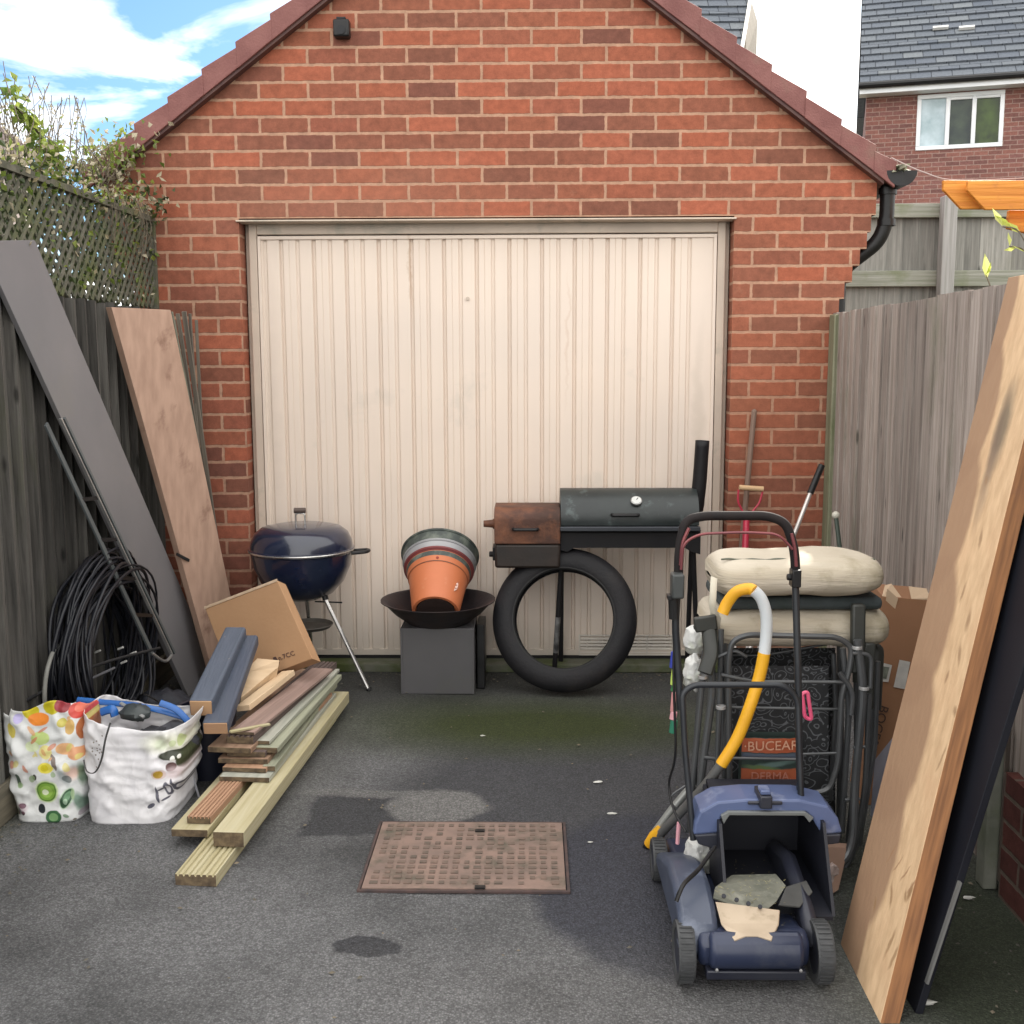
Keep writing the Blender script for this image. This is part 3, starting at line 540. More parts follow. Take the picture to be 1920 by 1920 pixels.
def houses():
    c0 = G(1625, 172, Y=15); yaw = R_(-15.5); ux = V((math.cos(yaw), math.sin(yaw), 0)); uy = V((-math.sin(yaw), math.cos(yaw), 0)); uz = V((0, 0, 1))
    g = thing('house', 'brick house with slate roof and white three-light window, upper right', 'house', (c0.x, c0.y, 0))
    ez = c0.z
    def wc(x, y, z): return V((c0.x, c0.y, 0))+ux*x+uy*y+uz*z
    a = G(1716, 283, Y=14.85); wx0 = (a-c0).dot(ux); 
    # window rect
    def onwall(px, py):
        d = CF+CR*((px-960)/FOC)-CU*((py-960)/FOC); n = uy; t = (V((c0.x, c0.y, c0.z))-CP).dot(n)/d.dot(n); p = CP+d*t; return (p-c0).dot(ux), p.z
    x0, z0 = onwall(1716, 283); x1, z1 = onwall(1885, 168)
    b = MB(); W = 9; T = .25
    for (xa, xb, za, zb) in ((0, x0, 0, ez), (x1, W, 0, ez), (x0, x1, 0, z0), (x0, x1, z1, ez)):
        b.hexa([wc(xa, 0, za), wc(xb, 0, za), wc(xb, T, za), wc(xa, T, za), wc(xa, 0, zb), wc(xb, 0, zb), wc(xb, T, zb), wc(xa, T, zb)])
    b.hexa([wc(0, T, 0), wc(.25, T, 0), wc(.25, 8, 0), wc(0, 8, 0), wc(0, T, ez), wc(.25, T, ez), wc(.25, 8, ez), wc(0, 8, ez)])
    b.uv = [[((b.v[i]-c0).dot(ux)+(b.v[i]-c0).dot(uy), b.v[i].z) for i in f] for f in b.f]
    b.build('wall', BRICKFAR, g, smooth=0)
    pt = R_(42); up = uy*math.cos(pt)+uz*math.sin(pt)
    b = MB(); slate_roof(b, wc(-.12, -.32, ez+.06), ux, up, W+.3, 24, .235, .04)
    rf = b.build('roof', SLATE, g, smooth=0)
    b = MB(); up2 = -uy*math.cos(pt)+uz*math.sin(pt); s0 = wc(-.12, -.32, ez+.06)+up*24*.235
    b.hexa([s0, s0+ux*(W+.3), s0+ux*(W+.3)-up2*5.7, s0-up2*5.7, s0+uz*.06, s0+ux*(W+.3)+uz*.06, s0+ux*(W+.3)-up2*5.7+uz*.06, s0-up2*5.7+uz*.06]); b.build('rear_roof', SLATE, g, smooth=0)
    for px in (1763, 1812):
        d = CF+CR*((px-960)/FOC)-CU*((58-960)/FOC); nn = ux.cross(up); t = (wc(-.12, -.32, ez+.06)-CP).dot(nn)/d.dot(nn); p = CP+d*t
        b = MB(); b.beam(p-ux*.13+nn*.06, p+ux*.13+nn*.06, .06, .05, up); b.build('roof_vent', mat('pale_vent', (.62, .62, .60), rough=.5), rf)
    b = MB(); b.hexa([wc(-.12, -.30, ez-.10), wc(W, -.30, ez-.10), wc(W, -.26, ez-.10), wc(-.12, -.26, ez-.10), wc(-.12, -.30, ez+.04), wc(W, -.30, ez+.04), wc(W, -.26, ez+.04), wc(-.12, -.26, ez+.04)])
    b.hexa([wc(-.12, -.26, ez-.10), wc(W, -.26, ez-.10), wc(W, 0, ez-.10), wc(-.12, 0, ez-.10), wc(-.12, -.26, ez-.08), wc(W, -.26, ez-.08), wc(W, 0, ez-.08), wc(-.12, 0, ez-.08)])
    b.build('fascia', WHITEP, g)
    b = MB(); b.tube([wc(-.14, -.35, ez+.03), wc(W, -.35, ez+.03)], .055, 10); b.build('gutter', BLACKPL, g)
    f = MB(); fw = .07; mids = [x0+(x1-x0)*.36, x0+(x1-x0)*.66]
    def fr(xa, xb, za, zb, y0=-.02, y1=.08): f.hexa([wc(xa, y0, za), wc(xb, y0, za), wc(xb, y1, za), wc(xa, y1, za), wc(xa, y0, zb), wc(xb, y0, zb), wc(xb, y1, zb), wc(xa, y1, zb)])
    fr(x0, x1, z0, z0+fw); fr(x0, x1, z1-fw, z1); fr(x0, x0+fw, z0+fw, z1-fw); fr(x1-fw, x1, z0+fw, z1-fw)
    for m in mids: fr(m-.035, m+.035, z0+fw, z1-fw)
    fr(mids[0]+.035, mids[1]-.035, z1-fw-.045, z1-fw, -.012); fr(mids[1]+.035, x1-fw, z1-fw-.045, z1-fw, -.012)
    wf = f.build('window', WHITEP, g, bevel=.008)
    cols = [((.30, .40, .44), (.50, .60, .65)), ((.02, .03, .03), (.05, .07, .05)), ((.02, .035, .01), (.06, .10, .02))]
    ed = [x0+fw]+mids+[x1-fw]
    for i in range(3):
        b = MB(); b.hexa([wc(ed[i], .03, z0+fw), wc(ed[i+1], .03, z0+fw), wc(ed[i+1], .045, z0+fw), wc(ed[i], .045, z0+fw), wc(ed[i], .03, z1-fw), wc(ed[i+1], .03, z1-fw), wc(ed[i+1], .045, z1-fw), wc(ed[i], .045, z1-fw)])
        gm = mat('pane_tone', cols[i][0], cols[i][1], rough=.08, scale=3.5, rvar=.03, spec=.35); b.build('pane', gm, wf)
    # middle house: roof slope and gable behind the garage verge
    g = thing('house', 'house with dark slate roof just behind the right garage verge', 'house', (3.5, 14, 0))
    A = G(1388, 88, Y=14); B = G(1404, -6, Y=15.0); up = (B-A).normalized(); ux2 = V((1, .0, 0)); nrm = ux2.cross(up)
    b = MB(); slate_roof(b, A-ux2*5-up*.47*1, ux2, up, 5, 9, .235, .04); b.build('roof', SLATE, g, smooth=0)
    b = MB(); b.beam(A+V((.03, -.02, .0))-up*.5, A+V((.03, -.02, 0))+up*1.9, .06, .14, V((1, 0, 0))); b.build('bargeboard', mat('barge_white', (.85, .82, .76), rough=.5), g)
    b = MB(); c1 = G(1396, 130, Y=14.3); c2 = G(1424, 130, Y=15.6); tp = G(1408, -2, Y=15.0); t2 = G(1422, 30, Y=15.6)
    b.hexa([V((c1.x, 14.2, 0)), V((c2.x, 15.9, 0)), V((c2.x-.3, 15.9, 0)), V((c1.x-.3, 14.2, 0)), V((c1.x, 14.2, A.z-.1)), V((c2.x, 15.9, t2.z)), V((c2.x-.3, 15.9, t2.z)), V((c1.x-.3, 14.2, A.z-.1))])
    P = [V((c1.x, 14.2, A.z-.1)), V((c2.x, 15.9, t2.z)), V(((c1.x+c2.x)/2-.1, 15.2, tp.z+.35))]
    k = len(b.v); b.v += P+[p-V((.3, 0, 0)) for p in P]
    b.face((k, k+1, k+2), [(0, 0)]*3); b.face((k+3, k+5, k+4), [(0, 0)]*3); b.face((k, k+2, k+5, k+3), [(0, 0)]*4); b.face((k+1, k+4, k+5, k+2), [(0, 0)]*4)
    b.build('gable_wall', mat('tan_render', (.22, .185, .14), (.18, .155, .12), scale=5), g, smooth=0)
    b = MB(); b.hexa([V((A.x-5, 14.2, 0)), V((A.x-.3, 14.2, 0)), V((A.x-.3, 14.4, 0)), V((A.x-5, 14.4, 0)), V((A.x-5, 14.2, A.z-.3)), V((A.x-.3, 14.2, A.z-.3)), V((A.x-.3, 14.4, A.z-.3)), V((A.x-5, 14.4, A.z-.3))]); b.build('wall', BRICKFAR, g, smooth=0)
    # far left roof
    p = G(40, 292, Y=13); q = G(-60, 215, Y=13)
    g = thing('house', 'pale pinkish tiled roof of a house at the far left edge', 'house', (p.x-4, 13, 0))
    b = MB(); b.prism([(0, 0), (-8, 0), (-8, p.z+.2), (-4, q.z+2.2), (0, p.z+.2)][::-1], (p.x, 13, 0), (1, 0, 0), (0, 0, 1), (0, 1, 0), .25); b.build('wall', mat('pale_wall', (.50, .42, .38), (.44, .38, .35), scale=4), g, smooth=0)
    b = MB(); b.beam(V((p.x+.25, 12.9, p.z)), V((p.x-4, 12.9, q.z+2.35)), .25, .12, V((0, 1, 0))); b.beam(V((p.x-8.25, 12.9, p.z)), V((p.x-4, 12.9, q.z+2.35)), .25, .12, V((0, 1, 0))); b.build('roof', mat('roof_edge', (.30, .24, .24), rough=.7), g)
houses()
# ------------------------------------------------------------------ climbing plant on the trellis
def lerp(a, b, t): return a+(b-a)*t
def plants():
    lmat = leafmat('creeper_leaf', (.10, .16, .03), (.30, .36, .07), .5); dark = leafmat('ivy_leaf', (.03, .05, .015), (.075, .10, .03), .3); dry = leafmat('dry_leaf', (.32, .27, .16), (.50, .45, .33), .3); twig = mat('twig_bark', (.16, .13, .09), (.09, .075, .055), rough=.9, scale=20)
    rv = lambda s=1: V((random.uniform(-s, s), random.uniform(-s, s), random.uniform(-s, s)))
    t = thing('climbing_plant', 'tangled creeper with yellow green and dried leaves over the trellis', 'plant', (-.45, -.8, 1.9))
    a, b, c, d = MB(), MB(), MB(), MB()
    for i in range(1500):   # dark ivy through the lattice
        y = random.uniform(-2.5, -.02); z = random.uniform(1.76, 2.2) if random.random() < .7 else random.uniform(2.0, 2.25)
        p = V((-.44+random.uniform(-.05, .02), y, z)); b.leaf(p, rv(), rv(), random.uniform(.02, .045), random.uniform(.015, .03))
    for i in range(330):   # leaves poking through the lattice
        p = V((-.392+random.uniform(-.01, .02), random.uniform(-2.3, -.02), 2.14-.36*random.random()**1.6)); (a if random.random() < .45 else b if random.random() < .6 else c).leaf(p, rv(), rv(), random.uniform(.018, .04), random.uniform(.012, .026))
    for i in range(620):   # pale and dry along the top
        y = -.05-2.3*random.random()**1.1; p = V((-.43+random.gauss(0, .05), y, 2.15+abs(random.gauss(0, .05)))); (c if random.random() < .6 else a).leaf(p, rv(), rv(), random.uniform(.015, .035), random.uniform(.01, .022))
    for i in range(420):   # mass against the roof verge
        k = random.random(); p = lerp(V((-.75, -.25, 2.30)), V((-.42, -.12, 2.5)), k)+V((random.gauss(0, .07), random.gauss(0, .05), random.gauss(0, .05)-.04*k)); (a if random.random() < .65 else c).leaf(p, rv(), rv(), random.uniform(.02, .04), random.uniform(.012, .028))
    for i in range(90):
        p = V((-.38+random.gauss(0, .05), -.07, 2.2+random.gauss(0, .06)-.0)); (c if random.random() < .5 else b).leaf(p, rv(), rv(), random.uniform(.02, .05), random.uniform(.012, .03))
    # upright leafy shoot
    base = G(75, 330, X=-.45); top = G(28, 200, X=-.47)
    sh = spl([base, G(85, 280, X=-.46), G(62, 235, X=-.46), top], 10); d.tube(sh, .005, 5)
    for i in range(170):
        k = random.random()**1.5; p = sh[int(k*(len(sh)-1))]+rv(.05*(1.2-k)); a.leaf(p, rv(), rv(), random.uniform(.025, .05), random.uniform(.018, .035))
    sh2 = spl([G(60, 260, X=-.5), G(40, 220, X=-.5), G(22, 160, X=-.5)], 8); d.tube(sh2, .003, 5)
    for i in range(16): p = G(28+random.uniform(-16, 16), 172+random.uniform(-25, 22), X=-.5); a.leaf(p, rv(), rv(), .045, .03)
    for i in range(110):  # bare twigs
        px = random.uniform(0, 235); py = 350-(px*.05); p = G(px, py+random.uniform(-20, 20), X=-.45+random.uniform(-.12, .02)); q = p+V((random.uniform(-.05, .05), random.uniform(-.22, .22), random.uniform(.05, .42 if px < 150 else .15)))
        m_ = (p+q)/2+rv(.05); d.tube(spl([p, m_, q], 4), [.0016]*9, 4, caps=False)
        if random.random() < .6: e = m_+rv(.12); d.tube([m_, (m_+e)/2+rv(.02), e], .001, 4, caps=False)
        for k in range(3): (c if random.random() < .7 else a).leaf(lerp(m_, q, random.random()), rv(), rv(), .018, .011)
    for i in range(14): y = random.uniform(-.6, -.06); p = V((-.39, y, 2.2)); d.tube(spl([p, p+V((.03, random.uniform(-.05, .05), -.1)), p+V((random.uniform(0, .04), random.uniform(-.08, .08), -random.uniform(.15, .3)))], 4), .0018, 4, caps=False)
    a.build('green_leaves', lmat, t, smooth=0); b.build('dark_leaves', dark, t, smooth=0); c.build('dry_leaves', dry, t, smooth=0); d.build('stems', twig, t, smooth=0)
    # hedge beyond the trellis
    t = thing('shrub', 'dense green shrub behind the left trellis', 'shrub', (-1.2, -1, 0)); e = MB(); f = MB()
    for i in range(3600):
        p = V((-.72+random.gauss(0, .07), random.uniform(-2.9, 1.3), random.uniform(1.5, 2.2))); e.leaf(p, rv(), rv(), random.uniform(.04, .08), random.uniform(.03, .05))
    for i in range(12): y = -3+i*.26; f.tube(spl([V((-.8, y, 0)), V((-.78, y+.1, .9)), V((-.75, y-.05, 1.9))], 4), [.025]*9, 6)
    e.build('crown', leafmat('shrub_leaf', (.06, .085, .035), (.16, .19, .09), .35), t, smooth=0); f.build('trunk', twig, t)
    # branches with bright leaves over the right fence
    bl = leafmat('bright_leaf', (.42, .50, .06), (.62, .66, .22), .5)
    t = thing('sapling', 'thin branch with bright yellow green leaves above the right fence', 'plant', G(1895, 700, Y=-.6)); d = MB(); a = MB()
    def br(pts, Y, n, l): 
        w_ = spl([G(x, y, Y=Y) for x, y in pts], 6); d.tube(w_, .003, 5)
        for i in range(n): p = w_[int((.15+.85*i/max(n-1, 1))*(len(w_)-1))]; a.leaf(p, (w_[-1]-w_[0])+rv(.3), rv()+V((0, -1, 0)), l*random.uniform(.7, 1.2), l*.28)
    br([(1880, 700), (1862, 560), (1848, 515)], -.6, 2, .09); br([(1960, 620), (1920, 450), (1880, 425)], -.6, 6, .09); br([(1960, 560), (1925, 475), (1893, 462)], -.6, 5, .07)
    a.leaf(G(1850, 524, Y=-.6), G(1846, 470, Y=-.6)-G(1850, 524, Y=-.6), V((0, -1, .2)), .105, .038)
    d.build('branch', twig, t); a.build('leaves', bl, t, smooth=0)
    # orange boards above the fence
    om = wood('orange_stain', (.68, .27, .035), (.50, .17, .02), rough=.65, fine=45, bump=.5, dirt=(.42, .15, .03), dscale=8)
    t = thing('pergola', 'orange stained boards with pointed ends jutting over the right fence', 'pergola', G(1850, 360, Y=-.3))
    def pl(pix, Y, dep):
        b = MB(); P = [G(x, y, Y=Y) for x, y in pix][::-1]; b.prism([(p.x, p.z) for p in P], (0, Y, 0), (1, 0, 0), (0, 0, 1), (0, 1, 0), dep); b.build('board', om, t, bevel=.003, smooth=0)
    pl([(1769, 338), (1769, 356), (1803, 392), (1900, 392), (1900, 338)], -.25, .022); pl([(1815, 339), (1814, 357), (1848, 393), (2150, 392), (2150, 336)], -.30, .022)
    pl([(1893, 394), (1890, 428), (1930, 438), (2100, 440), (2100, 394)], -.20, .03)
    b = MB(); b.beam(G(2060, 395, Y=-.15), V((G(2060, 395, Y=-.15).x, -.15, 0)), .09, .09); b.build('post', om, t)
    # cable from the gutter
    b = MB(); b.tube(spl([G(1672, 296, Y=-.05), G(1730, 322, Y=-.15), G(1800, 338, Y=-.2), G(1990, 330, Y=-.2)], 6), .003, 6)
    tag(b.build('cable', mat('pale_cable', (.45, .35, .33)), org=G(1800, 338, Y=-.2)), 'thin cable sagging from the garage eave to the orange boards', 'cable')
    b = MB(); w_ = [G(1790, 420, Y=.6), G(1850, 424, Y=.5), G(1875, 428, Y=.4)]
plants()
# ------------------------------------------------------------------ boards leaning on the left
GREYP = mat('grey_panel', (.175, .17, .178), (.155, .152, .16), rough=.5, scale=2.5, dirt=(.17, .165, .165), dscale=3, bump=.05)
def slab(name, label, cat, P, th, m, group=None, inward=None, bevel=.0015):
    """board from its four visible face corners, thickness away from the viewer"""
    P = [V(p) for p in P]; n = (P[1]-P[0]).cross(P[3]-P[0]).normalized()
    if n.dot(CP-P[0]) > 0: n = -n
    b = MB(); b.hexa(P+[p+n*th for p in P]) if (P[1]-P[0]).cross(P[3]-P[0]).dot(n) > 0 else b.hexa([p+n*th for p in P]+P)
    o = b.build(name, m, bevel=bevel, smooth=0, org=P[0])
    return tag(o, label, cat, group)
def left_boards():
    b = MB()
    BL = V((-.19, -.43, .0)); BR_ = V((-.172, -.05, .001)); TR = V((-.37, -1.312, 1.91)); TL = V((-.385, -1.67, 1.87))
    slab('grey_panel', 'long smooth grey board leaning steeply along the left fence', 'board', [BL, BR_, TR, TL], .018, GREYP)
    ch = mat('chipboard_pink', (.44, .29, .215), (.35, .225, .165), rough=.8, scale=26, kind='UV', stretch=(.3, 1, 1), dirt=(.24, .14, .10), dscale=4.5, dlo=.58, dhi=.68, bump=.1)
    L0, L1 = G(209, 576, Y=-.74), G(368, 1150, Y=-.40); R0, R1 = G(320, 581, Y=-.46), G(430, 1110, Y=-.20)
    pn = (L1-L0).cross(R0-L0)
    def onp(px, py): d = G(px, py, Z=0)-CP; return CP+d*((L0-CP).dot(pn)/d.dot(pn))
    R0, R1 = G(320, 581, Y=-.46), onp(431, 1110)
    L2 = L0+(L1-L0)*(L0.z/(L0.z-L1.z)); R2 = R0+(R1-R0)*(R0.z/(R0.z-R1.z))
    slab('plank', 'pinkish brown plank leaning behind the long grey board', 'plank', [L2, R2, R0, L0], .034, ch)
    b = MB(); b.beam(onp(333, 1038)-V((0, .012, 0)), onp(356, 1050)-V((0, .012, 0)), .006, .012); tag(b.build('bracket', BLACKPL, org=G(344, 1044, Y=-.4)), 'tiny black metal tab on the pinkish brown plank', 'bracket')
    bt = wood('lath', (.19, .165, .13), (.10, .085, .07), rough=.85)
    bt2 = wood('lath_green', (.25, .255, .20), (.15, .15, .11), rough=.85)
    spec = [((318, 585), (378, 890), .028), ((333, 588), (381, 900), .016), ((345, 584), (384, 860), .02), ((356, 588), (382, 1000), .012), ((368, 600), (381, 870), .012), ((326, 600), (388, 1060), .016)]
    for i, (p, q, w_) in enumerate(spec):
        a_, c_ = G(p[0], p[1], Y=-.34+.03*i), G(q[0], q[1], Y=-.20+.02*i); c_ = a_+(c_-a_)*(a_.z/(a_.z-c_.z))
        b = MB(); b.beam(a_, c_, w_, .012, (1, 0, 0)); o = b.build('batten', bt2 if i == 0 else bt, bevel=.001, org=c_)
        tag(o, 'wide greenish batten beside the top of the pinkish brown plank' if i == 0 else ['', 'second batten from the left beside the pinkish plank', 'middle narrow brown batten between plank and brickwork', 'fourth batten, reaching far down beside the brickwork', 'rightmost short brown batten against the left brick pier', 'greyish batten closest to the right edge of the pinkish plank'][i], 'batten', 'narrow battens leaning by the left pier')
    # open metal frame against the grey board
    al = mat('frame_grey', (.10, .115, .12), (.075, .085, .09), rough=.5, metal=.2); al2 = mat('bare_metal', (.42, .42, .41), (.3, .3, .3), rough=.35, metal=.7, scale=10)
    t = thing('open_metal_rack', 'long grey open metal rack leaning in front of the grey board', 'rack', G(310, 1245, X=-.15))
    A0, A1 = G(86, 795, X=-.33), G(285, 1225, X=-.17); B0, B1 = G(113, 785, X=-.31), G(322, 1228, X=-.14)
    b = MB(); b.beam(A0, A1, .026, .008, (0, 1, 0)); b.build('side_bar', al, t, bevel=.001); b = MB(); b.beam(B0, B1, .008, .012, (0, 1, 0)); b.build('side_bar', al2, t, bevel=.001)
    b = MB(); b.beam(B0+V((0, .03, .0)), B1+V((0, .03, 0)), .014, .010, (0, 1, 0)); b.build('edge_bar', al, t)
    for k in range(4): f = .30+k*.17; b = MB(); b.beam(lerp(A0, A1, f), lerp(B0, B1, f), .014, .004, (0, 0, 1)); b.build('cross_tab', BLACKPL, t)
    b = MB(); b.tube(spl([A1, lerp(A1, B1, .5)+V((.01, 0, -.03)), B1], 5), .006, 8); b.build('end_loop', al2, t)
    # coil of black cable hung on the fence
    for nm, lab, n, c0, ry, rz, rad, X in (('cable_coil', 'big tangled coil of black cable against the left fence', 44, (-.285, -1.10, .38), .37, .37, .0055, 0),):
        b = MB(); cx_, cy_, cz_ = c0
        for k in range(n):
            ph = random.uniform(0, 6.28); pts = []; ry_ = ry*random.uniform(.66, 1.05); rz_ = rz*random.uniform(.72, 1.03); ox, oy, oz = random.uniform(-.07, .06), random.gauss(0, .02), random.gauss(0, .015)
            for i in range(40):
                a_ = i/40*2*math.pi; pts.append(V((cx_+ox+.03*math.sin(2*a_+ph), cy_+oy+ry_*math.cos(a_)+.012*math.sin(3*a_+ph), max(.02, cz_+oz+rz_*math.sin(a_)+.015*math.sin(2*a_+ph)))))
            b.tube(pts, rad*random.uniform(.8, 1.3), 7, closed=True)
        tag(b.build(nm, mat('cable_black', (.006, .007, .011), (.010, .011, .016), rough=.45, spec=.35), org=(cx_, cy_, 0)), lab, 'cable coil')
    b = MB(); b.tube(spl([G(84, 1330, X=-.31), G(84, 1290, X=-.31), G(90, 1250, X=-.31), G(104, 1215, X=-.33), G(125, 1205, X=-.36)], 8), .0075, 10)
    tag(b.build('hose', mat('grey_hose', (.20, .20, .18), (.15, .15, .14), rough=.5), org=G(90, 1305, X=-.3)), 'short curved grey hose beside the black cable coil', 'hose')
    # dark heap under the coil
    junk = [('tool_bag', 'slumped black tool bag under the cable coil', (215, 1268), .17, (.8, 1.0, .45), 0), ('tool_bag', 'small dark grey bag below the grey board', (300, 1275), .12, (1, .9, .65), 1)]
    for nm, lab, (px, py), r, sc_, k in junk:
        p = G(px, py, Y=-1.0 if k == 0 else -.85); b = MB(); b.ball((p.x, p.y, r*sc_[2]), r, 26, sc_, jit=.45)
        t = thing(nm, lab, 'bag', (p.x, p.y, 0)); b.build('body', mat('black_cloth', (.012, .014, .022), (.025, .026, .034), rough=.7, scale=9, bump=.5), t, smooth=60)
        b = MB(); b.tube(spl([(p.x-.07, p.y-.09, r*sc_[2]*1.5), (p.x-.03, p.y-.12, r*sc_[2]*2.3), (p.x+.05, p.y-.1, r*sc_[2]*1.6)], 6), .008, 7, flat=.4); b.build('strap', BLACKPL, t)
        if k == 0:
            for q in ((183, 1222), (226, 1216), (250, 1225), (232, 1242)): c_ = G(q[0], q[1], Y=-1.02); b = MB(); b.beam(c_-V((.012, 0, .004)), c_+V((.012, 0, .006)), .012, .008, (0, 1, 0)); b.build('buckle', mat('pale_buckle', (.5, .5, .48), rough=.4), t, bevel=.002)
    for k, (pts, lab) in enumerate(((((-10, 1350), (70, 1302), (180, 1248), (300, 1215)), 'long thin black rod lying across the fruit print bag'), (((95, 1314), (160, 1278), (215, 1252)), 'short grey rod lying beside the long black rod'))):
        P = [G(x, y, Y=-1.62+.0009*x*2) for x, y in pts]; b = MB(); b.tube(spl(P, 5), .006 if k == 0 else .005, 8); o = b.build('rod', BLACKPL if k == 0 else mat('rod_grey', (.10, .10, .11), rough=.4), org=P[0]); tag(o, lab, 'rod')
left_boards()
# ------------------------------------------------------------------ bags
def bag(name, label, prof, m, x0, x1, y0, y1, h, rim, seed, org):
    """open carrier bag: rounded box loft, wrinkled"""
    t = thing(name, label, 'bag', org); b = MB(); NA, NZ = 160, 60; rows, U = [], []
    cx, cyy = (x0+x1)/2, (y0+y1)/2
    for i in range(NZ+1):
        k = i/NZ; row, ur = [], []
        sx, sy_, shx = prof(k)
        for j in range(NA):
            a = 2*math.pi*j/NA; ca, sa = math.cos(a), math.sin(a); e = .42
            px = abs(ca)**e*(1 if ca > 0 else -1)*(x1-x0)/2*sx; py = abs(sa)**e*(1 if sa > 0 else -1)*(y1-y0)/2*sy_
            p = V((cx+shx+px, cyy+py, h*k*(rim(px/((x1-x0)/2), sa) if k > 0 else 1)))
            q = V((p.x*9, p.z*11, seed)); w_ = .010*noise.noise(q)+.016*(.30-abs(noise.noise(V((p.x*14+p.z*10, p.z*9-p.x*8, seed+11)))))+.009*(.5-abs(noise.noise(V((p.x*11+p.z*7, p.z*15-p.x*4, seed+3)))))*2+.006*(.4-abs(noise.noise(V((p.x*26-p.z*14, p.z*24, seed+7)))))*2+.012*(.35-abs(noise.noise(V((p.x*5+p.z*9, p.z*6, seed+9)))))
            w_ *= 1.15*min(1, .25+k*2.5); p += V((ca*.6, sa, 0))*w_
            row.append(p); ur.append((p.x-org[0]+(0 if sa < .3 else 3), p.z))
        rows.append(row); U.append(ur)
    b.grid(rows, U, closed=True)
    b.build('shell', m, t, smooth=75, solid=.0015)
    return t
def crumple(m, sc=13, st=.28):
    t = m.node_tree; L = t.links.new; tc = N(t, 'ShaderNodeTexCoord'); ns = N(t, 'ShaderNodeTexNoise'); ns.inputs['Scale'].default_value = 6; L(tc.outputs['Object'], ns.inputs['Vector'])
    s_ = N(t, 'ShaderNodeVectorMath', operation='SCALE'); s_.inputs['Scale'].default_value = .12; L(ns.outputs['Color'], s_.inputs[0]); a = N(t, 'ShaderNodeVectorMath', operation='ADD'); L(tc.outputs['Object'], a.inputs[0]); L(s_.outputs[0], a.inputs[1])
    h = None
    for k, w_ in ((sc, 1), (sc*2.3, .4)):
        v = N(t, 'ShaderNodeTexVoronoi', distance='EUCLIDEAN'); v.inputs['Scale'].default_value = k; L(a.outputs[0], v.inputs['Vector']); mu = N(t, 'ShaderNodeMath', operation='MULTIPLY_ADD'); mu.inputs[1].default_value = w_; L(v.outputs['Distance'], mu.inputs[0])
        if h is None: mu.inputs[2].default_value = 0
        else: L(h, mu.inputs[2])
        h = mu.outputs[0]
    b = N(t, 'ShaderNodeBump'); b.inputs[0].default_value = st; b.inputs[1].default_value = .022; L(h, b.inputs['Height']); L(b.outputs[0], t.nodes['Principled BSDF'].inputs['Normal'])
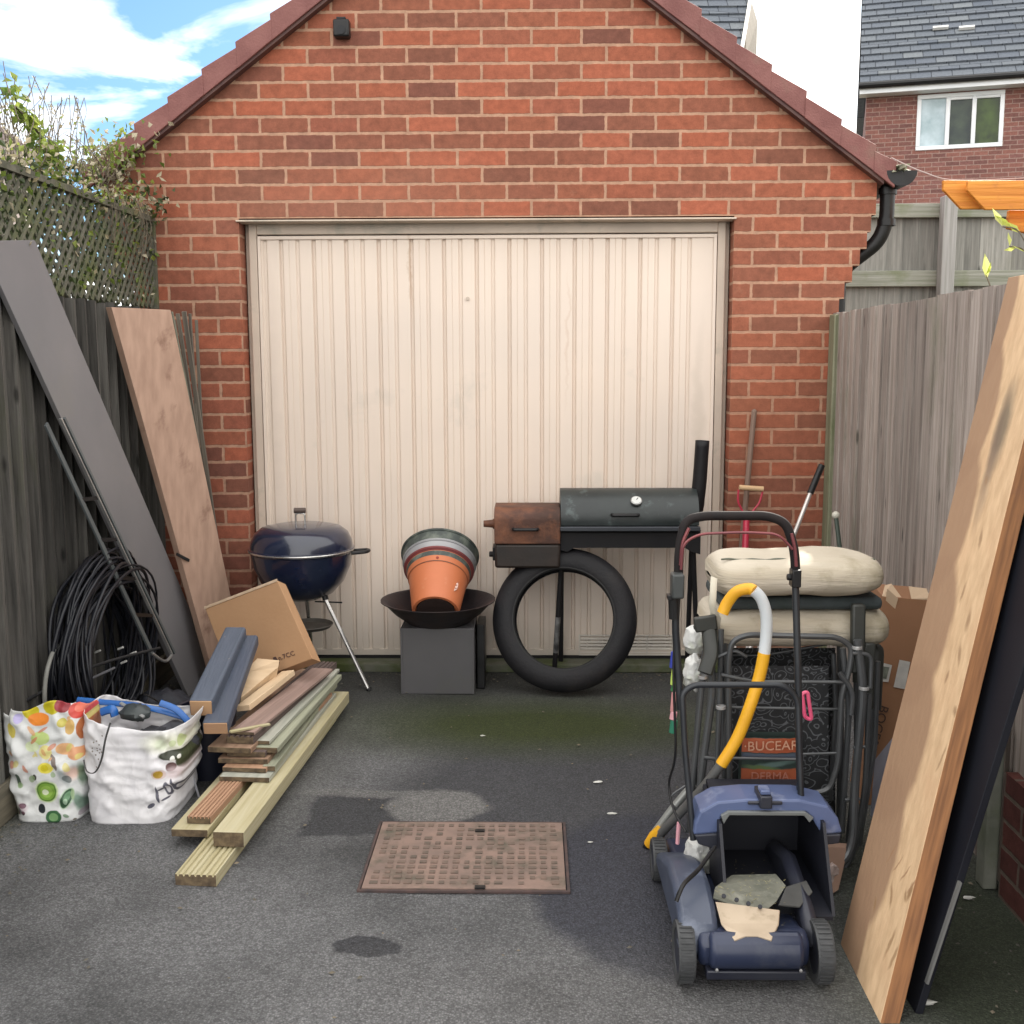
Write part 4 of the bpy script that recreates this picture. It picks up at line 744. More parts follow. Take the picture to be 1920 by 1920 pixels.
def bags():
    base = mat('bag_white', (.74, .73, .74), (.66, .65, .68), rough=.5, scale=6, kind='UV', bump=.12, bscale=50)
    fb = mat('fruit_print', (.72, .73, .72), (.64, .66, .66), rough=.42, scale=5, kind='UV', bump=.1, bscale=45)
    o = V((-.24, -1.62, 0))
    def uv(px, py): p = G(px, py, Y=-1.77); return p.x-o.x, p.z
    it = []
    def e(px, py, rx, ry, c, rot=0, soft=.05, op=1): u, v = uv(px, py); it.append((u, v, rx*.00173, ry*.00173, c, rot, soft, False, op))
    G1, G2, G3 = (.22, .40, .06), (.32, .52, .10), (.55, .70, .35)
    for q in [(52, 1338, 15, 14, (.60, .50, .02)), (90, 1330, 16, 14, (.55, .48, .02)), (68, 1352, 20, 12, (.85, .27, .04)), (110, 1328, 15, 13, (.30, .04, .05)), (138, 1338, 16, 15, (.60, .07, .05)), (140, 1334, 8, 8, (.75, .2, .14)), (18, 1372, 8, 14, (.65, .55, .12), 20), (30, 1350, 9, 9, (.55, .5, .8)),
              (113, 1358, 9, 8, (.55, .48, .10)), (127, 1366, 8, 14, (.60, .38, .12)), (147, 1372, 10, 22, (.42, .14, .05)), (152, 1345, 4, 22, (.25, .10, .06)), (75, 1385, 18, 12, (.55, .68, .25)), (60, 1400, 14, 10, (.70, .78, .50)), (86, 1410, 12, 14, (.80, .72, .30)), (120, 1405, 16, 12, (.78, .45, .22)), (140, 1415, 15, 12, (.70, .35, .18)), (158, 1422, 7, 12, (.30, .07, .03)),
              (88, 1438, 15, 10, (.85, .75, .10)), (86, 1438, 8, 6, (.70, .60, .03)), (103, 1428, 4, 16, (.22, .18, .16), 20), (68, 1455, 4, 6, (.06, .06, .05)), (37, 1462, 5, 14, (.08, .12, .09), 15), (91, 1481, 22, 22, (.60, .72, .40)), (91, 1481, 19, 20, (.10, .22, .03)), (91, 1481, 16, 17, G1), (91, 1481, 11, 12, G2), (89, 1482, 6, 6, (.80, .88, .62)),
              (127, 1495, 11, 22, (.50, .65, .48), -25), (127, 1495, 9, 20, (.04, .10, .05), -25), (128, 1492, 5, 12, (.12, .26, .13), -25), (126, 1500, 4, 6, (.35, .5, .35)), (46, 1508, 7, 5, (.04, .02, .03)), (82, 1513, 7, 9, (.02, .025, .03), 15), (105, 1528, 15, 13, (.04, .13, .05)), (105, 1528, 9, 8, (.20, .38, .16)), (32, 1522, 7, 6, (.12, .03, .05)), (48, 1521, 4, 4, (.05, .02, .03)), (45, 1512, 10, 10, (.45, .25, .32), 0, .3, .4),
              (135, 1450, 12, 12, (.62, .30, .18), 0, .4, .6), (146, 1505, 7, 20, (.10, .22, .14), 10, .3, .8), (120, 1455, 6, 18, (.15, .2, .2), 25, .4, .6), (148, 1455, 6, 22, (.10, .20, .10), 5, .3, .8)]: e(*q)
    rf = random.Random(5)
    for i in range(26):
        y_ = rf.uniform(1345, 1530); c_ = rf.choice([(.70, .62, .20), (.72, .38, .16), (.62, .22, .12)] if y_ < 1440 else [(.12, .24, .12), (.30, .42, .22), (.08, .10, .10), (.35, .30, .34)]); e(rf.uniform(15, 155), y_, rf.uniform(2, 6), rf.uniform(4, 11), c_, rf.uniform(-60, 60), .1, .8)
    paint(fb, it, 'UV', warp=.005, wscale=30); crumple(fb); crumple(base)
    def pr(k): return (.86+.16*k+.05*math.sin(k*3), 1-.35*k, -.02*k)
    t = bag('carrier_bag', 'tall white carrier bag printed with kiwi and other fruit', pr, fb, -.365, -.115, -1.79, -1.50, .355, lambda u, s: 1.0+.05*u+.03*math.sin(u*5)-.07*(u < -.7)+(.07 if s < 0 else -.12)*min(1, abs(s)*2), 3.3, o)
    b = MB(); b.ball((-.22, -1.6, .22), .105, 20, (.95, .9, .6), jit=.5); b.build('contents', mat('dark_contents', (.04, .04, .05), (.10, .09, .08), scale=20), t)
    o2 = V((.04, -1.6, 0))
    def uv2(px, py): p = G(px, py, Y=-1.78); return p.x-o2.x, p.z
    it = []
    def e2(px, py, rx, ry, c, rot=0, soft=.08, op=1, bx=False): u, v = uv2(px, py); it.append((u, v, rx*.00173, ry*.00173, c, rot, soft, bx, op))
    for q in [(312, 1398, 42, 17, (.60, .64, .40), 0, .5, .55), (330, 1395, 5, 12, (.48, .55, .28)), (345, 1394, 4, 12, (.48, .55, .28)), (318, 1399, 6, 6, (.50, .56, .34)), (298, 1400, 10, 9, (.55, .62, .45), 0, .3, .6), (325, 1420, 30, 9, (.03, .035, .02)), (338, 1432, 13, 18, (.05, .06, .03)), (320, 1426, 4, 5, (.7, .7, .66)), (330, 1424, 3, 4, (.7, .7, .66)), (318, 1440, 9, 8, (.10, .05, .05)), (298, 1452, 14, 9, (.60, .48, .45)), (297, 1452, 9, 7, (.40, .25, .03)), (325, 1452, 15, 10, (.62, .50, .52), 0, .4, .7)]: e2(*q)
    for x, y, rx, ry, r in [(297, 1488, 2.6, 17, 8), (303, 1478, 7, 2, 20), (310, 1498, 7, 2, 20), (314, 1480, 6, 15, 10), (322, 1476, 2.4, 16, 8), (330, 1482, 8, 12, 0), (342, 1478, 2.4, 12, 10), (286, 1508, 8, 4, 30)]:
        e2(x, y, rx, ry, (.10, .10, .13), r)
    for x, y, rx, ry in ((314, 1480, 3, 9), (330, 1482, 4.5, 7)): e2(x, y, rx, ry, (.62, .61, .64), 10)
    for i in range(14): e2(random.uniform(168, 190), random.uniform(1350, 1440), 1.6, 1.6, (.25, .22, .2))
    paint(base, it, 'UV', warp=.005, wscale=30)
    def pr2(k): return (.84+.17*math.sin(min(k*1.5, 1.57)), 1-.3*k, .012*k-.006)
    t = bag('carrier_bag', 'wide crumpled white carrier bag with dark lettering low on its right', pr2, base, -.125, .205, -1.80, -1.46, .325, lambda u, s: 1.0-.055*u-.06*(1-u*u)+.05*max(0, -u-.7)*3+.06*max(0, u-.8)*4, 8.1, o2)
    b = MB(); P = [G(207, 1355, Y=-1.835), G(198, 1385, Y=-1.85), G(190, 1425, Y=-1.85), G(178, 1448, Y=-1.84), G(163, 1446, Y=-1.82), G(157, 1425, Y=-1.8)]; b.tube(spl(P, 8), .0035, 6, flat=.5); b.build('handle', mat('handle_cord', (.06, .06, .06)), t)
    for i in range(2):
        b = MB(); zz = .19+.03*i; b.ball((.0+.12*i, -1.6, zz), .10, 16, (1, .8, .5), jit=.5); b.build('contents', mat('dark_contents', (.03, .035, .045), (.07, .07, .08), scale=20), t)
    # blue things sticking out of the white bag
    bl = mat('blue_plastic', (.02, .13, .42), (.015, .09, .32), rough=.35, scale=8)
    for k, (pts, r, lab) in enumerate([([(145, 1312), (185, 1316), (250, 1322), (300, 1332), (345, 1345)], .011, 'long blue plastic handle lying over the open white bag'), ([(300, 1318), (330, 1330), (352, 1352)], .012, 'short blue plastic bar beside the blue grey post end'), ([(190, 1335), (210, 1330), (216, 1342)], .016, 'deep blue cap at the left of the open white bag')]):
        P = [G(x, y, Y=-1.58-.02*k) for x, y in pts]; b = MB(); b.tube(spl(P, 6), r, 9, flat=.6); tag(b.build('blue_strap', bl, org=P[0]), lab, 'strap')
    P = G(255, 1336, Y=-1.62); b = MB(); b.ball(P, .04, 18, (1.3, 1, .7), jit=.3); tag(b.build('clay_pouch', mat('dark_pouch', (.03, .04, .045), (.05, .06, .06), rough=.5), org=P), 'dark grey lump on top of the open white bag', 'pouch')
    b = MB(); a0, a1 = G(226, 1318, Y=-1.60), G(270, 1345, Y=-1.66); b.beam(a0, a1, .01, .006); tag(b.build('steel_bar', mat('bar_metal', (.45, .46, .46), rough=.3, metal=.6), org=a0), 'thin pale metal bar crossing the dark lump in the bag', 'bar')
    # black crate between bag and timber
    p = G(385, 1440, Y=-1.4); t = thing('bucket', 'black bucket between the white bag and the timber pile', 'bucket', (p.x, p.y+.05, 0)); b = MB(); b.lathe([(0, .004), (.085, 0), (.105, .25), (.110, .255), (.102, .252), (.082, .01), (0, .01)], (p.x, p.y+.05, 0), n=30); b.build('body', mat('navy_plastic', (.010, .012, .025), (.014, .016, .03), rough=.4), t)
    b = MB(); b.tube(spl([G(358, 1440, Y=-1.56), G(366, 1470, Y=-1.57), G(376, 1505, Y=-1.58)], 5), .004, 6); b.build('handle', mat('cord_grey', (.30, .30, .33)), t)
bags()
# ------------------------------------------------------------------ timber pile
def pile():
    END_SHADE = mat('shaded_end_grain', (.16, .115, .065), (.07, .048, .03), rough=.85, scale=40, bump=.3)  # board ends darkened so the colour carries their shade
    pale = wood('pale_timber', (.50, .455, .30), (.40, .35, .20), fine=50, rough=.7, dirt=(.36, .33, .16)); grn = wood('green_timber', (.34, .35, .26), (.24, .25, .18), rough=.8, dirt=(.20, .24, .13), dlo=.5)
    brn = wood('brown_timber', (.34, .22, .15), (.25, .155, .10), rough=.8, dirt=(.16, .10, .07)); pink = wood('pink_timber', (.45, .27, .17), (.36, .21, .13), rough=.75)
    gry = wood('grey_timber', (.42, .42, .36), (.30, .31, .26), rough=.8); dk = mat('dark_composite', (.12, .085, .075), (.085, .06, .055), rough=.75, kind='UV', stretch=(1, 20, 1), scale=3, bump=.3)
    grp = 'boards in the timber pile'
    def board(name, lab, x, y0, y1, w_, z, th, m, ang=.057, groove=0, rise=0, group=grp):
        d = V((math.sin(ang), math.cos(ang), rise)).normalized(); sd_ = V((d.y, -d.x, 0)).normalized(); up = sd_.cross(d); L = (y1-y0)/d.y; b = MB()
        if groove:
            pr = [(-w_/2, 0), (-w_/2, th)]; n = groove
            for k in range(n): u = -w_/2+w_*(k+.5)/n; pr += [(u-w_/n*.22, th), (u-w_/n*.1, th-.006), (u+w_/n*.1, th-.006), (u+w_/n*.22, th)]
            pr += [(w_/2, th), (w_/2, 0)]
        else: pr = [(-w_/2, 0), (-w_/2, th), (w_/2, th), (w_/2, 0)]
        k0 = len(b.v); n = len(pr); o = V((x, y0, z)); r = random.uniform(0, 9)
        for e in (0, 1):
            for (u, v) in pr: b.v.append(o+sd_*u+up*v+d*(L*e))
        b.face(tuple(range(n)), [(u*.5+r, v*.5) for u, v in pr]); b.face(tuple(n+i for i in reversed(range(n))), [(u*.5+r, v*.5) for u, v in reversed(pr)])
        for i in range(n):
            j = (i+1) % n; b.face((j, i, n+i, n+j), [(r, pr[j][0]+pr[j][1]*3), (r, pr[i][0]+pr[i][1]*3), (r+L, pr[i][0]+pr[i][1]*3), (r+L, pr[j][0]+pr[j][1]*3)])
        o_ = b.build(name, m, bevel=0 if groove else .002, smooth=0, org=(x, y0, z)); o_.data.materials.append(END_SHADE); o_.data.polygons[0].material_index = 1; o_.data.polygons[1].material_index = 1; tag(o_, lab, 'board', group); return o_
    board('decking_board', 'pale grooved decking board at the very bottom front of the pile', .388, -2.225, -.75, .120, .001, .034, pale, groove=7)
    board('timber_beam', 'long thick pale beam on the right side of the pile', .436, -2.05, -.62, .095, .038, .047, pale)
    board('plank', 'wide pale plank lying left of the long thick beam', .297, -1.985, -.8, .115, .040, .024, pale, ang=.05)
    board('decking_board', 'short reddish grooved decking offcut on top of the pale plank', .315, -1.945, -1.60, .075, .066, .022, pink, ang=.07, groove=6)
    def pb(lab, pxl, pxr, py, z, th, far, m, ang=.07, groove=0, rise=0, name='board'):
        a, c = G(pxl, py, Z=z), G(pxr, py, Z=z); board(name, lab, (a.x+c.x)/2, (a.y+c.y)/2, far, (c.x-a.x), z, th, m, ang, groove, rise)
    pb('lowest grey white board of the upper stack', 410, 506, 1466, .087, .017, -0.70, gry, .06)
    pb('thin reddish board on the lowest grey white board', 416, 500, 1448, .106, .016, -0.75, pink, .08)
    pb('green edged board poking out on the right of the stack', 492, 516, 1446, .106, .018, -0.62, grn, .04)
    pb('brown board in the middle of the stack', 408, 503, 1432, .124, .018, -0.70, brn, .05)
    pb('thin dark board standing in for shadow in the gap of the stack', 425, 498, 1419, .144, .018, -0.70, dk, .05)  # dark board put in as the shadow of the gap
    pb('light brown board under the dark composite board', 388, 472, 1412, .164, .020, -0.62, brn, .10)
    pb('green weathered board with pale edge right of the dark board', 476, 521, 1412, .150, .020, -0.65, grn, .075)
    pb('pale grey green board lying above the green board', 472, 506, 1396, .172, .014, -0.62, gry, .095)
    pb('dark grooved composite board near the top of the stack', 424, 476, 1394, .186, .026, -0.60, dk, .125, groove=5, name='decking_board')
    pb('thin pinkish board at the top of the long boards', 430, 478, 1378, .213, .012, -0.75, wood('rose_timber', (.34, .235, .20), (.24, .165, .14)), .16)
    a, c = G(432, 1372, Y=-1.60), G(505, 1358, Y=-1.45); b = MB(); b.beam(a, c, .012, .006, (0, 1, 0)); tag(b.build('splinter', pale, org=a), 'short pale splinter lying across the board ends', 'offcut')
    # painted posts
    def post(lab, p, q, w_, th, roll, col, col2):
        p, q = V(p), V(q); d = (q-p).normalized(); sd_ = V((1, roll, 0)); t = thing('timber_post', lab, 'post', p, 'painted posts on the pile')
        b = MB(); b.beam(p, q, w_, th, sd_); b.build('shaft', col, t, bevel=.010, smooth=0)
        b = MB(); b.beam(p-d*.002, p+d*.003, w_-.008, th-.008, sd_); b.build('cut_end', col2, t, bevel=.006)
    bg = mat('post_paint', (.085, .105, .145), (.07, .088, .122), rough=.6, kind='UV', stretch=(1, 10, 1), scale=3, dirt=(.30, .24, .22), dscale=16, dlo=.66, dhi=.72, bump=.25)
    bg2 = mat('post_paint_dark', (.055, .07, .105), (.075, .088, .118), rough=.6, kind='UV', stretch=(1, 10, 1), scale=3, bump=.25)
    ce = wood('cut_end_wood', (.48, .29, .15), (.34, .20, .12), fine=8)
    post('upper blue grey painted post leaning on the cardboard box', G(377, 1328, Y=-1.56), G(443, 1188, Y=-1.0), .082, .064, .16, bg, ce)
    post('lower blue grey painted post tucked under the upper one', G(404, 1366, Y=-1.60), G(464, 1200, Y=-.98), .088, .050, .12, bg2, ce)
    # offcuts
    cr = wood('cream_offcut', (.66, .50, .33), (.55, .40, .25), fine=20, rough=.7)
    P = [G(452, 1308, Y=-1.28), G(456, 1262, Y=-1.12), G(482, 1234, Y=-.98), G(524, 1238, Y=-.95), G(522, 1250, Y=-1.05)]
    b = MB(); k = len(P); n_ = (P[1]-P[0]).cross(P[3]-P[0]).normalized(); n_ = n_ if n_.dot(CP-P[0]) < 0 else -n_
    b.v += P+[p+n_*.035+V((0, 0, -.015)) for p in P]; b.face(tuple(range(k)), [(p.x, p.y) for p in P]); b.face(tuple(k+i for i in reversed(range(k))), [(p.x, p.y) for p in reversed(P)])
    for i in range(k): j = (i+1) % k; b.face((j, i, k+i, k+j), [(P[j].x, P[j].y), (P[i].x, P[i].y), (P[i].x, P[i].y+.04), (P[j].x, P[j].y+.04)])
    tag(b.build('offcut', cr, bevel=.002, smooth=0, org=P[0]), 'chunky cream wooden block between the posts and the cardboard box', 'offcut')
    b = MB(); b.beam(G(456, 1328, Y=-1.36), G(541, 1262, Y=-1.0), .055, .022, (1, .2, .2)); tag(b.build('offcut', cr, bevel=.002, smooth=0, org=G(456, 1328, Y=-1.36)), 'narrow cream strip of wood below the cardboard box corner', 'offcut')
    # cardboard box
    cb = mat('cardboard', (.40, .235, .125), (.36, .205, .105), rough=.85, scale=3, bump=.08, bscale=60, dirt=(.30, .17, .09), dscale=6, dlo=.6, dhi=.8)
    ink = mat('print_ink', (.08, .04, .035), rough=.7)
    TL, TR, BL, BR2 = G(384, 1140, Y=-.55), G(520, 1088, Y=-.68), G(441, 1290, Y=-.84), G(576, 1250, Y=-.97)
    BR2 = TR+(BL-TL)*.98+V((.0, 0, .005)); 
    t = thing('cardboard_box', 'flat brown cardboard box propped tilted on the timber pile', 'box', BL)
    n_ = (TR-TL).cross(BL-TL).normalized(); n_ = n_ if n_.dot(CP-TL) < 0 else -n_
    b = MB(); b.hexa([BL, BR2, TR, TL]+[p+n_*.055 for p in (BL, BR2, TR, TL)]); b.build('carton', cb, t, bevel=.003, smooth=0)
    ex = (TR-TL).normalized(); ey = (TL-BL).normalized()
    b = MB(); b.beam(TL-n_*.0015+ex*.0, TR-n_*.0015, .012, .003, ey); b.build('flap_edge', mat('card_edge', (.55, .42, .30), (.45, .33, .22), scale=30), t)
    o = BL+(BR2-BL)*.66+ey*.035-n_*.002
    b = MB(); b.prism([(-.04, 0), (-.012, 0), (-.020, .035), (-.034, .035)], o, ex, ey, -n_, .0008); b.build('print_mark', ink, t, smooth=0)
    textmesh('print_lettering', 'FRAGILE'[:0]+'n.7CC', .032, ink, t, o+ex*.03+ey*.022, ex, ey)
pile()
# ------------------------------------------------------------------ kettle barbecue
def kettle():
    c = G(566, 1030, Y=-.22); x, y, zr = c.x, -.22, c.z; R = .232
    t = thing('kettle_barbecue', 'dark blue kettle barbecue on thin metal legs by the garage door', 'barbecue', (x, y, 0))
    en = mat('blue_enamel', (.012, .019, .048), (.008, .012, .030), rough=.22, scale=5, rvar=.08, spec=.6, coat=.4, dirt=(.05, .055, .07), dscale=7, dlo=.6, dhi=.8)
    ch = mat('chrome', (.55, .54, .52), (.42, .41, .40), rough=.28, metal=.9, scale=14)
    b = MB(); b.lathe([(.0, -.235), (.08, -.228), (.14, -.20), (.19, -.145), (.222, -.07), (R, -.01), (R+.006, -.004), (R+.004, .002), (R-.008, 0), (.2, -.08), (0, -.2)], (x, y, zr), n=56); b.build('bowl', en, t)
    b = MB(); b.lathe([(R+.007, .001), (R+.009, .008), (R+.001, .012), (R-.002, .04), (.212, .078), (.18, .103), (.12, .115), (.0, .119)], (x, y, zr), n=56); ld = b.build('lid', en, t)
    b = MB(); b.lathe([(R+.0095, -.001), (R+.011, .003), (R+.0095, .007), (R+.006, .003)], (x, y, zr), n=56, closed=True); b.build('rim', ch, t)
    zt = zr+.118; b = MB(); b.tube(rnd([(x-.024, y, zt-.002), (x-.024, y, zt+.05), (x+.018, y, zt+.05), (x+.018, y, zt-.002)], .012), .0045, 8); b.build('handle_bracket', ch, ld)
    b = MB(); b.tube([(x-.03, y, zt+.062), (x+.022, y, zt+.062)], .013, 12); b.build('lid_handle', mat('brown_grip', (.09, .06, .05), rough=.5), ld)
    b = MB(); b.lathe([(0, 0), (.035, 0), (.033, .005), (0, .006)], (x+.10, y-.02, zt-.014), (.15, 0, 1), 20); b.build('vent_cap', ch, ld)
    b = MB(); b.lathe([(0, 0), (.04, 0), (.04, .004), (0, .005)], (x-.1, y, zt-.012), (-.15, 0, 1), 20); b.build('vent_cap', ch, ld)
    b = MB(); b.tube(rnd([(x+R, y-.035, zr-.012), (x+R+.075, y-.03, zr-.006), (x+R+.075, y+.03, zr-.006), (x+R, y+.035, zr-.012)], .028), .0085, 10); b.build('side_handle', BLACKPL, t)
    legs = [G(693, 1296, Z=0), V((x-.25, -.42, 0)), V((x-.02, .06, 0))]
    for l in legs:
        tp = V((x+(l.x-x)*.32, y+(l.y-y)*.32, zr-.205)); b = MB(); b.tube([tp, lerp(tp, l, .97)], .0095, 10); lg = b.build('leg', ch, t); b = MB(); b.tube([lerp(tp, l, .97), l+V((0, 0, .004))], .0125, 10); b.build('foot_cap', BLACKPL, lg)
        b = MB(); b.tube([tp+V((0, 0, .02)), lerp(tp, l, .05)], .014, 10); b.build('leg_socket', BLACKPL, lg)
    b = MB(); b.tube([(x+.06, y-.03, zr-.238), (x+.19, y-.06, zr-.236)], .004, 6); b.build('vent_lever', BLACKPL, t)
    b = MB(); b.lathe([(0, 0), (.10, .006), (.115, .022), (.112, .024), (.098, .010), (0, .004)], (x+.02, y, .262), n=36); b.build('ash_tray', mat('dull_metal', (.19, .18, .16), (.12, .11, .10), rough=.5, metal=.6, scale=9), t)
kettle()
# ------------------------------------------------------------------ pots on the fire bowl
def firebowl():
    gb = mat('box_grey', (.085, .082, .086), (.07, .068, .072), rough=.55, scale=3, dirt=(.075, .075, .07), dscale=4)
    t = thing('metal_box', 'dark grey upright box carrying the black fire bowl', 'box', (.92, -.28, 0))
    b = MB(); b.box(.76, 1.092, -.385, -.12, .0, .305); b.build('casing', gb, t, bevel=.004)
    for xx in (.766, 1.086): b = MB(); b.box(xx-.004, xx+.004, -.390, -.386, .004, .300); b.build('edge_strip', gb, t)
    b = MB(); b.box(1.10, 1.135, -.30, -.12, 0, .30); b.build('side_panel', BLACKPL, t, bevel=.003)
    rb = mat('rusty_black', (.018, .014, .016), (.04, .024, .022), rough=.6, scale=8, dirt=(.09, .035, .02), dscale=6, dlo=.6, dhi=.8, bump=.2)
    c = V((.922, -.262, .408)); b = MB(); b.lathe([(0, -.132), (.07, -.128), (.14, -.10), (.2, -.055), (.245, -.008), (.262, .0), (.262, .004), (.243, -.001), (.197, -.047), (.137, -.092), (.07, -.119), (0, -.123)], c, n=64); tag(b.build('fire_bowl', rb, org=c), 'wide black fire bowl resting on the dark grey box', 'fire bowl')
    ax = V((0, .80, .60)).normalized(); B = V((.917, -.345, .372))
    tc_ = mat('terracotta', (.58, .175, .07), (.50, .15, .06), rough=.55, scale=4, dirt=(.62, .30, .18), dscale=7, dlo=.55, dhi=.8, bump=.08)
    t = thing('flower_pot', 'orange plastic plant pot lying tilted in the fire bowl', 'plant pot', B, 'nested plant pots')
    b = MB(); b.lathe([(0, .012), (.088, .012), (.092, 0), (.104, .0), (.108, .01), (.135, .185), (.140, .188), (.149, .235), (.152, .240), (.145, .240), (.136, .20), (.102, .02)], B, ax, 56); b.build('body', tc_, t)
    dkm = mat('pot_base_shadow', (.03, .015, .012), rough=.9); b = MB(); b.lathe([(0, -.001), (.086, -.001), (.086, .011), (0, .011)], B, ax, 40); b.build('base_shadow_disc', dkm, t)  # dark disc paints the shadow inside the recessed pot base
    nrm = V((0, -.60, .80)); p = B+ax*.20+nrm*.1425+V((.005, 0, 0)); b = MB(); b.lathe([(0, 0), (.007, 0), (.006, .002), (0, .003)], p, nrm, 12); b.build('moulding_dot', mat('deep_red', (.25, .03, .02)), t)
    b = MB(); q = B+ax*.11+V((.092, -.07, .045)); b.prism([(-.012, -.02), (.012, -.02), (.013, .018), (-.012, .02)], q, V((.62, .6, .4)).normalized(), ax, V((.70, -.62, .35)), .0015); b.build('worn_sticker', mat('worn_label', (.62, .45, .38), (.25, .10, .07), scale=90, lo=.45, hi=.55), t)
    rr = mat('pot_rim_red', (.22, .05, .05), (.16, .04, .04), rough=.5); gg = mat('pot_grey', (.36, .36, .37), (.26, .265, .28), rough=.45, scale=5, dirt=(.17, .18, .17), dscale=9); bb = mat('pot_black', (.04, .05, .048), (.07, .085, .075), rough=.6, scale=14, dirt=(.20, .22, .18), dscale=14, dlo=.5, dhi=.8)
    for nm, lab, m, z0, z1, ra, rb_ in (('flower_pot', 'dark red plant pot rim just behind the orange pot', rr, .236, .252, .150, .157), ('flower_pot', 'grey plant pot nested behind the orange pot', gg, .250, .292, .156, .166), ('flower_pot', 'mossy black plant pot, rearmost of the nested pots', bb, .285, .345, .168, .177)):
        t = thing(nm, lab, 'plant pot', B+ax*z0, 'nested plant pots'); b = MB(); b.lathe([(ra-.03, z0-.10), (ra-.006, z0), (ra, z0+.002), (rb_, z1-.008), (rb_+.005, z1-.006), (rb_+.005, z1), (rb_-.003, z1), (ra-.008, z0+.01)], B, ax, 56); b.build('body', m, t)
        b = MB(); b.lathe([(rb_+.0055, z1-.004), (rb_+.008, z1), (rb_+.0055, z1+.004), (rb_+.001, z1)], B, ax, 56, closed=True); b.build('rim', m, t)
firebowl()
# ------------------------------------------------------------------ tyre and smoker
def tyre():
    n = V((-.10, -.94, .325)).normalized(); up = V((0, 0, 1))-n*n.z; up.normalize(); c = G(1058, 1172, Y=-.30)
    pr = [(.222, -.040), (.228, -.046), (.245, -.052), (.270, -.054), (.296, -.048), (.314, -.036), (.3235, -.021), (.3195, -.019), (.3195, -.016), (.3245, -.014), (.328, 0)]; out = pr+[(r, -z) for r, z in reversed(pr[:-1])]
    inn = [(.224, .035), (.245, .044), (.27, .046), (.30, .036), (.312, .02), (.314, 0)]; inn = inn+[(r, -z) for r, z in reversed(inn[:-1])]
    low = c.z-(.328*up.z+.05*abs(n.z)); c = c-V((0, 0, low)) if low < .06 or low > 0 else c
    t = thing('tyre', 'worn black tyre without wheel leaning on the smoker legs', 'tyre', (c.x, c.y, 0))
    b = MB(); b.lathe(out+inn, c, n, 96, closed=True); b.build('casing', mat('tyre_rubber', (.008, .008, .010), (.014, .013, .015), rough=.62, scale=9, spec=.28, bump=.2, bscale=80, dirt=(.028, .024, .023), dscale=5, dlo=.55, dhi=.8), t, smooth=60)
    b = MB(); b.lathe([(.2225, .042), (.228, .0485), (.234, .0495), (.230, .043)], c, n, 96, closed=True); b.build('bead', RUBBER, t)
    for k, a in enumerate(range(0, 360, 12)):   # shallow tread grooves
        a = R_(a); e = (up*math.cos(a)+n.cross(up)*math.sin(a)); f = n.cross(e); b = MB()
    return
tyre()
